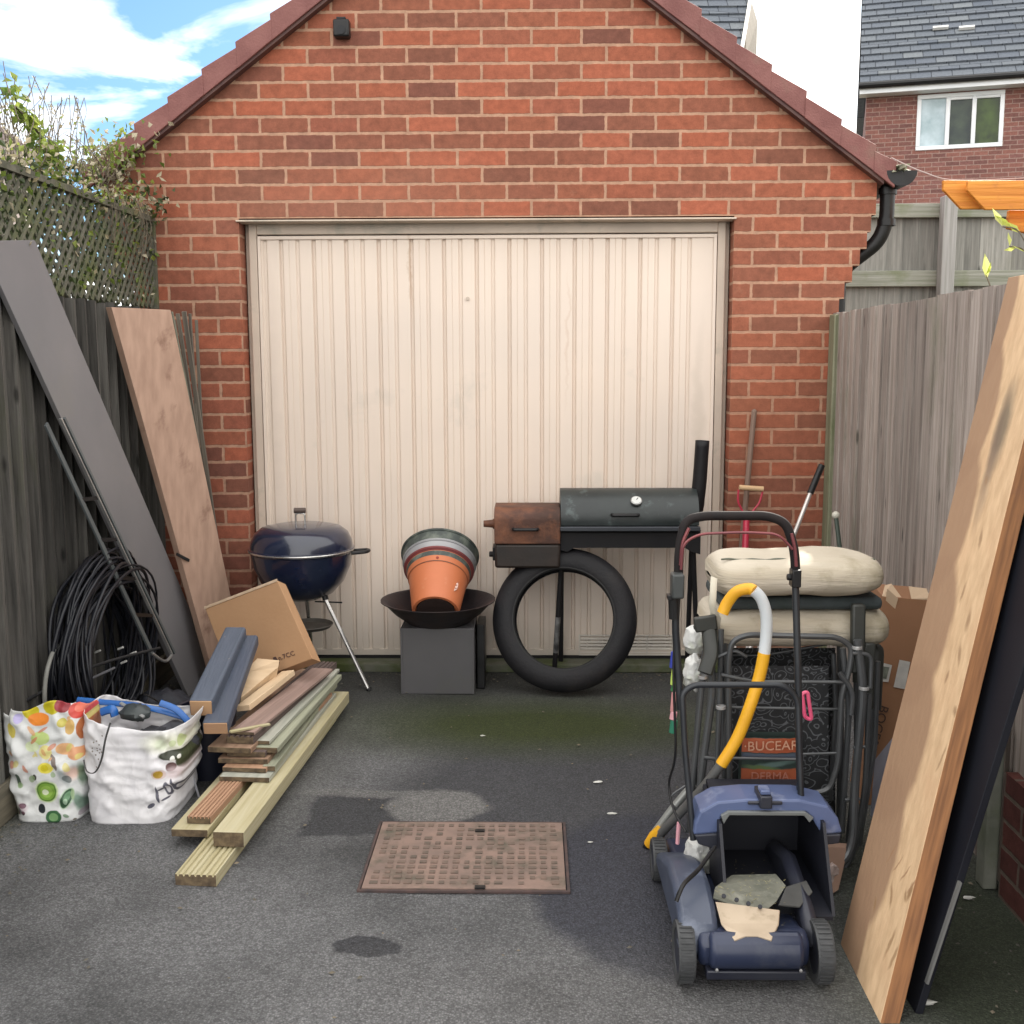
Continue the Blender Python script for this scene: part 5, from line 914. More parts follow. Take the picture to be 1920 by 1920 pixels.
def smoker():
    Y0 = -.14; c0 = G(1050, 960, Y=Y0); c1 = G(1303, 960, Y=Y0); zt, zb = G(1100, 915, Y=Y0).z, G(1100, 1030, Y=Y0-.1).z; r = .136; zc = zt-r; x0, x1 = c0.x, c1.x
    t = thing('smoker_barbecue', 'black barrel smoker with rusty firebox and chimney by the door', 'smoker', ((x0+x1)/2, Y0, 0))
    bk = mat('smoker_black', (.010, .015, .016), (.020, .027, .027), rough=.4, scale=6, dirt=(.10, .13, .13), dscale=14, dlo=.58, dhi=.78, bump=.15, spec=.5); rust = mat('rusty_brown', (.080, .030, .018), (.045, .020, .013), rough=.7, scale=5, dirt=(.16, .060, .028), dscale=9, dlo=.48, dhi=.66, bump=.3, bscale=50)
    dk = mat('soot_black', (.006, .006, .008), (.010, .009, .010), rough=.55, spec=.3, scale=7)
    def barrel(name, xa, xb, r, zc, a0, a1, m, par, rr=0):
        b = MB(); arc = [(math.cos(R_(a)), math.sin(R_(a))) for a in [a0+(a1-a0)*i/26 for i in range(27)]]
        pr = [(Y0+c*r, zc+s*r) for c, s in arc]+[(Y0+c*(r-.004), zc+s*(r-.004)) for c, s in reversed(arc)]
        b.prism(pr, (xa, 0, 0), (0, 1, 0), (0, 0, 1), (1, 0, 0), xb-xa)
        for xx in (xa, xb-.004): b.prism([(Y0+c*(r-.001), zc+s*(r-.001)) for c, s in arc], (xx+.0005, 0, 0), (0, 1, 0), (0, 0, 1), (1, 0, 0), .003)
        return b.build(name, m, par, smooth=30)
    lid = barrel('lid', x0, x1, r, zc, -8, 188, bk, t); barrel('barrel', x0+.004, x1-.004, r-.003, zc-.001, 189, 351, dk, t)
    g = MB(); p = G(1193, 934, Y=Y0-r*.80); nn = V((0, -.62, .78)); p = V((p.x, Y0-r*.80, zc+r*.62)); b = MB(); b.lathe([(0, 0), (.026, 0), (.026, .012), (.022, .014), (0, .014)], p, nn, 28); gg = b.build('thermometer', mat('gauge_ring', (.35, .35, .34), rough=.3, metal=.8), lid)
    b = MB(); b.lathe([(0, 0), (.0215, 0), (.0215, .001), (0, .001)], p+nn*.0142, nn, 28); b.build('gauge_face', mat('gauge_white', (.72, .74, .72), rough=.3), lid); b = MB(); b.beam(p+nn*.016, p+nn*.016+V((.008, .008, .008)), .003, .001, (0, 0, 1)); b.build('gauge_needle', BLACKPL, lid)
    def handle(xa, xb, y, z, par):
        b = MB(); b.tube(rnd([(xa, y+.03, z), (xa, y-.022, z), (xb, y-.022, z), (xb, y+.03, z)], .012), .008, 8); b.build('handle', BLACKPL, par)
    a, c = G(1148, 962, Y=Y0-r-.01), G(1197, 962, Y=Y0-r-.01); handle(a.x, c.x, Y0-r*.93, zc+.03, lid)
    zs = zc-.03; b = MB(); b.box(x0-.003, x1+.003, Y0-r-.022, Y0-r+.004, zs-.012, zs+.008); b.build('front_rail', mat('rail_grey', (.05, .055, .065), rough=.45, metal=.4), t, bevel=.003)
    b = MB(); b.prism([(x0, zs-.012), (x0, zb-.0), (x0+.03, zb-.008), (x0+.06, zb+.01), (x1-.06, zb+.01), (x1-.03, zb-.008), (x1+.01, zb-.02), (x1+.01, zs-.012)][::-1], (0, Y0-r+.015, 0), (1, 0, 0), (0, 0, 1), (0, 1, 0), .006); b.build('front_apron', dk, t, smooth=0)
    # firebox
    f0, f1 = G(930, 1000, Y=Y0).x, x0-.002; rt, rbm = G(980, 950, Y=Y0-.1).z, G(980, 1062, Y=Y0-.1).z; rz = (rt+rbm)/2; rf = (rt-rbm)/2
    def rb(name, xa, xb, za, zb_, m, par, bev):
        b = MB(); b.box(xa, xb, Y0-.15, Y0+.10, za, zb_); return b.build(name, m, par, bevel=bev)
    fb = rb('firebox', f0-.001, f1, rbm, rz-.027, mat('sooty_rust', (.012, .010, .009), (.030, .018, .013), rough=.6, scale=6, bump=.2), t, .012); b = MB(); q0, q1, zl = Y0-.153, Y0+.103, rz-.026; pr = [(q0, zl)]+[(q0+.06-.06*math.cos(R_(a)), rt-.06+.06*math.sin(R_(a))) for a in range(0, 91, 10)]+[(q1-.06+.06*math.sin(R_(a)), rt-.06+.06*math.cos(R_(a))) for a in range(0, 91, 10)]+[(q1, zl)]
    b.prism(pr, (f0-.003, 0, 0), (0, 1, 0), (0, 0, 1), (1, 0, 0), f1-f0+.003); fl = b.build('firebox_lid', rust, t, bevel=.004)
    a, c = G(962, 993, Y=Y0-.17), G(1008, 993, Y=Y0-.17); handle(a.x, c.x, Y0-.152, a.z, fl)
    p = G(921, 982, Y=Y0-.05); b = MB(); b.tube([(f0, p.y, p.z), (f0-.055, p.y, p.z)], [.02, .015], 12); b.lathe([(0, 0), (.024, 0), (.024, .008), (0, .008)], (f0-.012, p.y, p.z), (1, 0, 0), 16); b.build('side_knob', rust, fl)
    b = MB(); b.tube([(f0, Y0-.06, rbm+.05), (f0-.03, Y0-.06, rbm+.05)], .013, 10); b.box(f0-.012, f0, Y0-.12, Y0, rbm+.03, rbm+.09); b.build('draught_slide', dk, fb, bevel=.003)
    # chimney
    P = [G(1288, 992, Y=Y0), G(1303, 960, Y=Y0), G(1311, 910, Y=Y0), G(1317, 826, Y=Y0)]; b = MB(); b.tube(spl(P, 5), [.034]*4+[.033]*4+[.031]*4+[.0305]*4, 20, caps=False); o = b.build('chimney', dk, t, solid=.003)
    # legs and lower rail
    for (px, py, yy), (qx, qy, qy2) in (((1054, 1080, Y0-.07), (1040, 1250, -.16)), ((1300, 1040, Y0-.07), (1308, 1250, -.16))):
        a, c = G(px, 1035, Y=yy), G(qx, qy, Y=qy2); c = a+(c-a)*(a.z/(a.z-c.z)); b = MB(); b.tube([a, c], .012, 10); lg = b.build('leg', dk, t); m1, m2 = lerp(a, c, .5), lerp(a, c, .78); b = MB(); b.tube([m1, m2], .0125, 10); b.build('bare_metal_sleeve', mat('worn_steel', (.28, .28, .28), (.05, .05, .05), metal=.5, scale=22, rough=.4), lg)
    for xx in (x0+.01, x1): b = MB(); b.tube([(xx, Y0+.08, zb+.03), (xx, .03, 0)], .012, 10); b.build('leg', dk, t)
smoker()
# ------------------------------------------------------------------ tools by the right pier
def tools():
    gw = wood('handle_wood', (.62, .42, .24), (.50, .33, .18), fine=20); red = mat('tool_red', (.50, .03, .07), (.42, .03, .06), rough=.35); old = wood('old_handle', (.24, .16, .12), (.17, .11, .085), fine=20)
    st = mat('tool_steel', (.62, .58, .56), (.5, .47, .45), rough=.3, metal=.5, scale=8); wt = mat('tool_white', (.7, .68, .62))
    a, c = G(1386, 914, Y=-.12), G(1431, 917, Y=-.12); p = thing('garden_fork', 'garden tool with pale wooden grip in a red D handle', 'garden fork', (a.x+.05, -.3, 0))
    b = MB(); b.tube([a, c], .0125, 12); b.build('grip', gw, p)
    for k, (e, pts) in enumerate(((a, [(1385, 918), (1384, 940), (1391, 956), (1398, 972)]), (c, [(1430, 920), (1424, 942), (1412, 958), (1402, 972)]))): b = MB(); b.tube(spl([G(x, y, Y=-.12) for x, y in pts], 5), .005, 8); b.build('handle_arm', red, p)
    b = MB(); b.tube([G(1400, 966, Y=-.12), G(1397, 1032, Y=-.155)], .0155, 12); b.build('socket', red, p); e = G(1395, 1060, Y=-.17); f = e+(e-G(1400, 966, Y=-.12))*1.6; b = MB(); b.tube([G(1397, 1033, Y=-.155), e, V((f.x, f.y, .25))], .014, 12); b.build('shaft', wt, p)
    b = MB(); g = V((f.x, f.y-.03, .25)); b.tube([g+V((-.08, 0, 0)), g+V((.08, 0, 0))], .008, 8); b.build('head', st, p)
    for i in range(4): b = MB(); b.tube([g+V((-.08+.053*i, 0, 0)), g+V((-.08+.053*i, -.03, -.245))], .006, 6); b.build('tine', st, p)
    a = G(1414, 772, Y=-.02); c = G(1402, 900, Y=-.05); e = a+(c-a)*(a.z/(a.z-c.z)); t = thing('garden_pole', 'old brown wooden pole leaning on the right brick pier', 'pole', e); b = MB(); b.tube([a, e], .0125, 12); b.build('shaft', old, t); b = MB(); b.ball(a, .0135, 10); b.build('tip', old, t)
    a, m_, c = G(1541, 872, Y=-.3), G(1519, 925, Y=-.33), G(1489, 1005, Y=-.38); e = a+(c-a)*(a.z/(a.z-c.z)); t = thing('broom_pole', 'bare metal pole with black grip leaning into the fence corner', 'pole', e)
    b = MB(); b.tube([a, m_], .0145, 12); b.build('grip', BLACKPL, t); b = MB(); b.tube([m_, e], .0095, 12); b.build('shaft', st, t)
    a, c = G(1567, 966, Y=-.55), G(1576, 1040, Y=-.6); e = a+(c-a)*(a.z/(a.z-c.z)); t = thing('garden_cane', 'dark green cane topped with a white ball by the fence', 'cane', e); b = MB(); b.ball(a, .017, 16); b.build('ball_cap', mat('ball_white', (.66, .64, .55), rough=.5), t); b = MB(); b.tube([a, e], .0095, 10); b.build('cane', mat('cane_green', (.045, .065, .05), rough=.5), t)
tools()
# ------------------------------------------------------------------ manhole cover and litter
def ground_bits():
    x0, x1, y0, y1 = .868, 1.448, -2.25, -1.80
    rm = mat('rusty_iron', (.23, .155, .125), (.17, .12, .10), rough=.8, scale=9, kind='UV', dirt=(.085, .075, .055), dscale=7, dlo=.50, dhi=.66, bump=.3)
    t = thing('manhole_cover', 'rectangular rusty brown manhole cover set in the driveway', 'manhole cover', ((x0+x1)/2, (y0+y1)/2, 0))
    b = MB(); b.box(x0, x1, y0, y1, .003, .012); b.build('plate', rm, t, bevel=.002, smooth=0)
    b = MB()
    for i in range(17):
        for j in range(13):
            x = x0+.03+i*(x1-x0-.06)/16; y = y0+.03+j*(y1-y0-.06)/12
            if 5 < j < 7 and 2 < i < 14 and random.random() < .7: continue
            if random.random() < .12: continue
            w_ = .009+random.uniform(-.002, .003); b.box(x-w_, x+w_, y-.008, y+.008, .0118, .0150+random.uniform(-.001, .001))
    b.build('tread_pattern', mat('tread_iron', (.17, .115, .09), (.095, .075, .06), rough=.8, scale=30), t, smooth=0)
    b = MB(); f = .012
    for a in ((x0-f, x1+f, y0-f, y0-.003), (x0-f, x1+f, y1+.003, y1+f), (x0-f, x0-.003, y0-.003, y1+.003), (x1+.003, x1+f, y0-.003, y1+.003)): b.box(a[0], a[1], a[2], a[3], .001, .009)
    b.build('frame', mat('iron_frame', (.075, .045, .04), (.04, .03, .03), scale=20, rough=.8), t, bevel=.001)
    for px, py in ((900, 1558), (900, 1664)): p = G(px, py, Z=.013); b = MB(); b.box(p.x-.015, p.x+.015, p.y-.008, p.y+.008, .012, .0165); b.build('key_slot', BLACKPL, t)
    sc = mat('pale_scrap', (.62, .62, .58), rough=.8)
    for i, (px, py, r, lab) in enumerate(((1122, 1467, .014, 'small white scrap on the tarmac, farthest from the camera'), (1148, 1526, .013, 'small white scrap on the tarmac right of the manhole'), (1738, 1880, .016, 'pale leaf scrap in the bottom right corner'), (1815, 1684, .012, 'white crumb beside the concrete post'), (1107, 1580, .006, 'tiny white crumb nearest the manhole cover'), (905, 1380, .008, 'pale speck on the mossy tarmac'))):
        p = G(px, py, Z=.004); b = MB(); b.ball((p.x, p.y, .006), r, 8, (1.3, .6, .3), jit=.6); tag(b.build('scrap', sc, org=p), lab, 'litter', 'white scraps on the driveway')
ground_bits()
# ------------------------------------------------------------------ right hand leaning boards
def right_boards():
    A = V((2.145, -2.52, .001)); B = V((2.672, -2.055, 1.715)); W = V((-.005, -.344, 0)); B = A+(B-A)*1.0
    cm = mat('chipboard', (.63, .44, .265), (.50, .335, .195), rough=.8, scale=34, kind='UV', stretch=(.35, 1, 1), bump=.2, bscale=60, dirt=(.56, .36, .21), dscale=5, dlo=.5, dhi=.75)
    P = [A, A+W, B+W, B]; d = (B-A).normalized(); wd = W-d*W.dot(d); ex = wd.normalized()
    n = (P[1]-P[0]).cross(P[3]-P[0]).normalized(); n = n if n.dot(CP-A) < 0 else -n
    LL = (B-A).length
    def uvp(px, py):
        dd = G(px, py, Z=0)-CP; q = CP+dd*((A-CP).dot(n)/dd.dot(n)); r = q-A; return r.dot(d), r.dot(ex)
    b = MB(); b.hexa([p for p in P]+[p+n*.044 for p in P]); nf = []
    for f, uv in zip(b.f, b.uv): nf.append([((b.v[i]-A).dot(d), (b.v[i]-A).dot(ex)+(b.v[i]-A).dot(n)) for i in f])
    b.uv = nf
    it = []
    def el(px, py, ru, rv, c, rot=0, soft=.25, op=1, bx=False): u, v = uvp(px, py); it.append((u, v, ru, rv, c, rot, soft, bx, op))
    # long damp stain down the left side of the board
    for (px, py, rv_) in ((1600, 1790, .05), (1650, 1600, .10), (1700, 1390, .122), (1745, 1180, .118), (1790, 970, .105), (1840, 770, .085), (1880, 590, .06)):
        u, v = uvp(px, py); it.append((u, v-.03, .21, rv_+.03, (.29, .175, .105), 0, .08, False, .92))
    el(1880, 800, .10, .035, (.12, .10, .07), 0, .5, .8); el(1860, 860, .14, .022, (.16, .11, .08), 0, .6, .7)
    for i in range(7): px, py = random.choice([(1665, 1760), (1680, 1700), (1640, 1720), (1700, 1680), (1720, 1640), (1740, 1560), (1660, 1800)]); el(px+random.uniform(-18, 18), py+random.uniform(-25, 25), random.uniform(.012, .04), random.uniform(.004, .009), (.26, .15, .07), random.uniform(-30, 30), .4, .75)
    for px, py in ((1806, 1110), (1815, 1165), (1800, 1225), (1790, 1335), (1776, 1270), (1765, 1420), (1850, 900), (1838, 1010)): el(px, py, random.uniform(.012, .03), random.uniform(.003, .010), (.28, .17, .09), random.uniform(-40, 40), .5, .8)
    for px, py in ((1671, 1600), (1684, 1620), (1697, 1640), (1710, 1660)): el(px, py, .0028, .024, (.30, .17, .09), -52, .5, .9)
    paint(cm, it, 'UV', warp=.035, wscale=9)
    o = tag(b.build('plank', cm, bevel=.002, smooth=0, org=A), 'big pale chipboard plank with long brown stain leaning on the right fence', 'plank')
    em = mat('board_edge_orange', (.33, .15, .06), (.20, .09, .04), rough=.75, kind='UV', stretch=(2, 30, 1), scale=3, dirt=(.2, .09, .05))
    o.data.materials.append(em)
    for p in o.data.polygons:
        if abs(p.normal.dot(ex)) > .8: p.material_index = 1
    # dark board behind it
    E0 = G(1716, 1900, Z=.001); E1 = G(1886, 1380, X=2.42); E1 = E0+(E1-E0)*(1.62/E1.z); D0 = E0+V((-.0, .24, 0)); sh = E0-D0; U = E1-E0; U.x = min(U.x, 2.675-E0.x)
    navy = mat('navy_board', (.006, .007, .012), (.010, .011, .016), rough=.55, spec=.25, scale=4)
    slab('dark_panel', 'dark navy panel leaning behind the pale chipboard plank', 'board', [D0, D0+sh, D0+sh+U, D0+U], .018, navy)
    a, c = G(1736, 1836, Z=.075), G(1886, 1380, X=2.42); c = lerp(a, c, .42)
    b = MB(); b.beam(a+V((-.004, -.016, 0)), c+V((-.004, -.016, 0)), .012, .006, (0, 1, 0)); tag(b.build('metal_strip', mat('strip_metal', (.30, .31, .30), (.2, .2, .2), rough=.4, metal=.5), org=a), 'thin grey metal strip leaning beside the dark navy panel', 'strip')
    P = [G(1632, 1530, Y=-1.95), G(1712, 1560, Y=-2.1), G(1740, 1300, Y=-2.0), G(1640, 1425, Y=-1.85)]; P[0].z = max(P[0].z, .0)
    b = MB(); b.hexa(P+[p+V((.02, .02, 0)) for p in P]); tag(b.build('offcut_sheet', mat('bluish_sheet', (.20, .21, .26), (.16, .165, .2), rough=.5), smooth=0, org=P[0]), 'bluish grey sheet corner peeping out left of the chipboard plank', 'board')
    # cardboard box
    cb = mat('cardboard_brown', (.27, .135, .07), (.22, .11, .055), rough=.85, scale=3, bump=.1, bscale=60); inn = mat('cardboard_inside', (.50, .37, .25), (.42, .31, .21), rough=.85)
    Y0 = -1.50; TL, TR, BL = G(1655, 1118, Y=Y0), G(1742, 1125, Y=Y0), G(1612, 1500, Y=Y0-.12); BR2 = BL+(TR-TL)*1.15
    t = thing('cardboard_box', 'tall dark cardboard box with open flaps beside the chipboard plank', 'box', BL); bk = V((.03, .22, 0))
    zb = BL.z; BL = V((BL.x, BL.y, .0)) if zb < .25 else BL; BR2.z = BL.z
    b = MB(); b.hexa([BL, BR2, BR2+bk, BL+bk, TL, TR, TR+bk, TL+bk]); b.build('carton', cb, t, bevel=.002, smooth=0)
    ex = (TR-TL).normalized(); ey = (TL-BL).normalized(); nn = ex.cross(ey)
    b = MB(); q = [TL-nn*-.002, TL+ex*.07+nn*.002, G(1690, 1118, Y=Y0-.02), G(1670, 1096, Y=Y0+.02)]; f = [TL, G(1692, 1122, Y=Y0+.005), G(1672, 1095, Y=Y0+.05), G(1660, 1098, Y=Y0+.08)]; b.hexa(f+[p+V((0, .006, 0)) for p in f]); b.build('flap', inn, t, smooth=0)
    b = MB(); f = [G(1650, 1200, Y=Y0-.01), G(1668, 1180, Y=Y0-.01), G(1684, 1122, Y=Y0-.005), G(1664, 1104, Y=Y0+.0)]; b.hexa(f+[p+V((0, .005, 0)) for p in f]); b.build('flap', inn, t, smooth=0)
    b = MB(); f = [TR+V((-.06, .0, 0)), TR+V((.01, 0, 0)), TR+V((.03, .06, .02)), TR+V((-.05, .06, .03))]; b.hexa(f+[p+V((0, .0, .005)) for p in f]); b.build('flap', inn, t, smooth=0)
    def q2(px, py): dd = G(px, py, Z=0)-CP; return CP+dd*((TL-CP).dot(nn)/dd.dot(nn))+nn*.0025*(1 if nn.y < 0 else -1)
    wl = mat('sticker_white', (.48, .47, .44), (.40, .39, .37), scale=30)
    s_ = 1 if nn.y < 0 else -1
    for c_, m, nm in (([(1648, 1277), (1665, 1279), (1672, 1247), (1652, 1242)], wl, 'sticker'), ([(1675, 1288), (1696, 1292), (1706, 1241), (1686, 1237)], wl, 'sticker'), ([(1653, 1271), (1661, 1273), (1667, 1251), (1655, 1249)], mat('sticker_green', (.18, .20, .16), (.10, .11, .09), scale=60), 'sticker_print')):
        f = [q2(*p) for p in c_]
        if nm == 'sticker_print': f = [p+nn*s_*.0015 for p in f]
        b = MB(); b.hexa(f+[p+nn*s_*.001 for p in f]); b.build(nm, m, t, smooth=0)
    dn = (q2(1625, 1430)-q2(1660, 1310)).normalized(); textmesh('lettering', 'BOCE0:O', .045, mat('box_ink', (.055, .03, .022), rough=.8), t, q2(1643, 1372)+nn*s_*.001, dn, (nn*s_).cross(dn))
    # green bits in the far corner
right_boards()
# ------------------------------------------------------------------ folding chairs, cushions and oddments
def cluster():
    fr = mat('chair_frame', (.11, .115, .12), (.075, .08, .085), rough=.35, metal=.45, scale=6); ar = mat('arm_plastic', (.028, .030, .026), (.018, .02, .018), rough=.5, scale=9); cl = mat('collar_metal', (.5, .5, .5), rough=.3, metal=.5)
    fab, ft, fb_ = newmat('patterned_mesh'); L = ft.links.new; co = coords(ft, 'UV', (1, 1, 1))
    nz = N(ft, 'ShaderNodeTexNoise'); nz.inputs['Scale'].default_value = 9; nz.inputs['Detail'].default_value = 1; L(co, nz.inputs['Vector']); sc = N(ft, 'ShaderNodeVectorMath', operation='SCALE'); sc.inputs['Scale'].default_value = .10; L(nz.outputs['Color'], sc.inputs[0]); ad = N(ft, 'ShaderNodeVectorMath', operation='ADD'); L(co, ad.inputs[0]); L(sc.outputs[0], ad.inputs[1])
    vo = N(ft, 'ShaderNodeTexVoronoi'); vo.inputs['Scale'].default_value = 30; L(ad.outputs[0], vo.inputs['Vector'])
    pk = N(ft, 'ShaderNodeMath', operation='PINGPONG'); pk.inputs[1].default_value = .17; L(vo.outputs['Distance'], pk.inputs[0]); r = N(ft, 'ShaderNodeValToRGB'); e = r.color_ramp.elements; e[0].position = .125; e[1].position = .145; e[0].color = (.014, .015, .017, 1); e[1].color = (.10, .105, .115, 1); L(pk.outputs[0], r.inputs[0]); L(r.outputs[0], fb_.inputs['Base Color']); fb_.inputs['Roughness'].default_value = .8
    cnt = {}
    def T(par, name, pts, Y, r=.0095, m=fr, round_=.03, dy=None, sp_=False):
        P = [G(p[0], p[1], Y=(p[2] if len(p) > 2 else Y)) for p in pts]; P = spl(P, 6) if sp_ else rnd(P, round_)
        b = MB(); b.tube(P, r, 10); return b.build(name, m, par)
    # rear chair
    c0 = G(1480, 1600, Y=-1.85); t = thing('folding_chair', 'rear folded metal garden chair under the cream cushions', 'chair', (c0.x, -1.85, 0), 'folded garden chairs'); Y = -1.88
    T(t, 'back_frame', [(1362, 1580), (1356, 1380), (1356, 1150), (1385, 1120), (1548, 1119), (1573, 1140), (1577, 1380), (1572, 1580)], Y, .009, round_=.04)
    T(t, 'cross_wire', [(1351, 1228), (1430, 1229), (1565, 1205)], Y, .004); T(t, 'leg', [(1640, 1240), (1632, 1420), (1606, 1600)], Y-.02, .010); T(t, 'leg', [(1606, 1200), (1608, 1420), (1590, 1590)], Y-.02, .011); T(t, 'leg', [(1318, 1215), (1303, 1420), (1300, 1580)], Y, .009)
    b = MB(); b.tube(rnd([G(1618, 1212, Y=-1.86), G(1646, 1214, Y=-1.90), G(1640, 1330, Y=-1.94)], .02), .02, 10, flat=.6); b.build('armrest', ar, t)
    b = MB(); b.tube(rnd([G(1604, 1140, Y=-1.84), G(1612, 1180, Y=-1.92), G(1610, 1280, Y=-1.95)], .02), .021, 10, flat=.6); b.build('armrest', ar, t)
    b = MB(); P = [[G(x, y, Y=-1.86) for x in (1366, 1430, 1500, 1566)] for y in (1600, 1450, 1300, 1215)]; b.grid(P, [[(p.x, p.z) for p in r_] for r_ in P]); b.build('seat_fabric', fab, t, solid=.004, smooth=0)
    # front chair
    Y = -2.10; t = thing('folding_chair', 'front folded metal garden chair with dark patterned mesh and grey tube frame', 'chair', (c0.x, -2.1, 0), 'folded garden chairs')
    T(t, 'seat_frame', [(1368, 1500), (1366, 1240), (1372, 1202), (1400, 1190), (1570, 1194), (1598, 1212), (1592, 1260), (1578, 1300), (1572, 1430), (1556, 1480), (1525, 1488), (1346, 1464)], Y, .0085, round_=.03)
    b = MB(); P = [[G(x, y, Y=-2.085) for x in (1372, 1430, 1500, 1566)] for y in (1560, 1450, 1350, 1262)]; P = [[p+V((0, .075, 0)) for p in r_] for r_ in P]; b.grid(P, [[(p.x, p.z) for p in r_] for r_ in P]); b.build('seat_fabric', fab, t, solid=.004, smooth=0)
    T(t, 'cross_bar', [(1352, 1265), (1412, 1278), (1582, 1279)], Y-.005, .0055); T(t, 'cross_bar', [(1354, 1421), (1502, 1424)], Y-.005, .0045); T(t, 'cross_bar', [(1500, 1414), (1572, 1412)], Y, .004)
    T(t, 'leg', [(1332, 1200), (1336, 1300), (1320, 1420), (1302, 1560)], Y+.03, .0115); T(t, 'leg', [(1352, 1180), (1350, 1300), (1345, 1420), (1332, 1560)], Y+.02, .0085); T(t, 'leg', [(1321, 1220), (1315, 1300), (1298, 1480), (1292, 1560)], Y+.05, .0085)
    T(t, 'leg', [(1608, 1200), (1619, 1295), (1603, 1470), (1600, 1570, Y-.04), (1590, 1606, Y-.06), (1545, 1650, Y-.12)], Y, .0125, round_=.05); T(t, 'leg', [(1580, 1215), (1592, 1330), (1578, 1560)], Y+.02, .009); T(t, 'leg', [(1630, 1300), (1622, 1480), (1600, 1610), (1540, 1682)], Y+.02, .008, round_=.06)
    b = MB(); b.tube(rnd([G(1309, 1170, Y=-2.02), G(1328, 1172, Y=-2.06), G(1334, 1225, Y=-2.1), G(1322, 1262, Y=-2.12)], .02), .022, 10, flat=.6); a_ = b.build('armrest', ar, t)
    b = MB(); a = G(1318, 1170, Y=-2.07); b.beam(G(1302, 1172, Y=-2.07), G(1344, 1166, Y=-2.07), .018, .045, (0, 1, 0)); b.build('arm_bracket', ar, a_, bevel=.005)
    b = MB(); b.beam(G(1609, 1132, Y=-2.06), G(1607, 1262, Y=-2.08), .040, .028); b.build('armrest', ar, t, bevel=.007); b = MB(); b.beam(G(1630, 1205, Y=-2.05), G(1626, 1330, Y=-2.07), .034, .02); b.build('armrest', ar, t, bevel=.006)
    for nm, pts, yy, r_ in (('leg', [(1362, 1190), (1364, 1330), (1352, 1560)], Y+.10, .008), ('cross_bar', [(1340, 1330), (1362, 1326), (1580, 1330)], Y+.04, .0045), ('cross_bar', [(1320, 1420), (1350, 1424)], Y+.02, .006), ('leg', [(1563, 1225), (1567, 1330), (1556, 1500)], Y+.12, .0075),
            ('link_bar', [(1345, 1232), (1378, 1218), (1400, 1232)], Y+.01, .005), ('link_bar', [(1574, 1262), (1600, 1296), (1596, 1340)], Y-.01, .0075), ('link_bar', [(1598, 1225), (1634, 1226), (1632, 1290)], Y-.005, .006), ('leg', [(1646, 1240), (1640, 1400), (1610, 1585)], Y+.06, .008), ('cross_bar', [(1600, 1402), (1622, 1400)], Y, .005), ('cross_bar', [(1584, 1500), (1612, 1498)], Y, .005), ('hook_wire', [(1290, 1470), (1262, 1488), (1254, 1502), (1272, 1520), (1290, 1516)], Y+.03, .0032)):
        T(t, nm, pts, yy, r_)
    for px, py in ((1318, 1269), (1607, 1214), (1620, 1290), (1352, 1326)): p = G(px, py, Y=Y-.005); b = MB(); b.lathe([(.013, -.005), (.0145, -.004), (.0145, .004), (.013, .005)], p, (0, 0, 1), 16); b.build('collar', cl, t)
    # cushions
    cm = mat('cushion_cloth', (.50, .45, .37), (.38, .33, .25), rough=.9, scale=2.2, kind='Object', stretch=(1.2, 1, 12), dirt=(.24, .21, .13), dscale=6, dlo=.55, dhi=.75, bump=.5, bscale=9)
    def cushion(lab, x0, x1, z, h, Y, dep, slope=0):
        t = thing('cushion', lab, 'cushion', ((x0+x1)/2, Y, z-h/2), 'cream garden chair cushions'); b = MB(); NA, NS = 40, 46; rows = []
        for i in range(NS+1):
            k = i/NS; u = k*2-1; s_ = max(0, 1-abs(u)**9)**.45; row = []
            for j in range(NA):
                a = 2*math.pi*j/NA; ca, sa = math.cos(a), math.sin(a); p = V((lerp(x0, x1, k), Y+abs(ca)**.6*(1 if ca > 0 else -1)*dep/2*(.35+.65*s_), z+slope*u+abs(sa)**.78*(1 if sa > 0 else -1)*h/2*s_))
                w_ = .010*noise.noise(p*8+V((z*50, 0, 0)))+.006*(.4-abs(noise.noise(V((p.x*9, p.y*9, p.z*30+z*9))))); p += V((0, ca, sa))*w_; row.append(p)
            rows.append(row)
        b.grid(rows, closed=True); o = b.build('cover', cm, t, smooth=80); return t, b
    t, _ = cushion('upper cream cushion lying on top of the stack of chairs', 1.885, 2.385, .858, .115, -1.90, .34, .005)
    b = MB(); pts = [V((lerp(1.91, 2.36, i/20), -1.985+.003*math.sin(i), .9085+.0015*math.sin(i*1.9))) for i in range(21)]; b.tube(spl(pts, 3), .0032, 6); b.build('piping', mat('green_piping', (.10, .11, .08)), t)
    t, _ = cushion('lower cream cushion squeezed beneath the dark seat pad', 1.87, 2.42, .70, .12, -1.86, .34)
    b = MB(); P0, P1 = G(1350, 1128, Y=-1.98), G(1640, 1128, Y=-1.98); b.box(P0.x, P1.x+.02, -2.00, -1.70, P0.z-.022, P0.z+.016); tag(b.build('seat_pad', mat('dark_green_cloth', (.030, .042, .042), (.045, .055, .06), rough=.9, scale=14, bump=.3), bevel=.014, org=(2.13, -1.85, P0.z)), 'dark green pad between the two cream cushions', 'seat pad')
    t = thing('cushion_tie', 'cream strap of cloth hanging at the left of the cushions', 'strap', G(1340, 1150, Y=-2.03)); b = MB(); P = [[G(1333, 1080, Y=-2.06), G(1345, 1085, Y=-2.06)], [G(1329, 1130, Y=-2.06), G(1342, 1140, Y=-2.07)], [G(1334, 1165, Y=-2.05), G(1352, 1160, Y=-2.06)], [G(1345, 1195, Y=-2.03), G(1350, 1178, Y=-2.04)]]; b.grid(P); b.build('cloth', mat('cream_cloth', (.60, .56, .46), rough=.9), t, solid=.004, smooth=60)
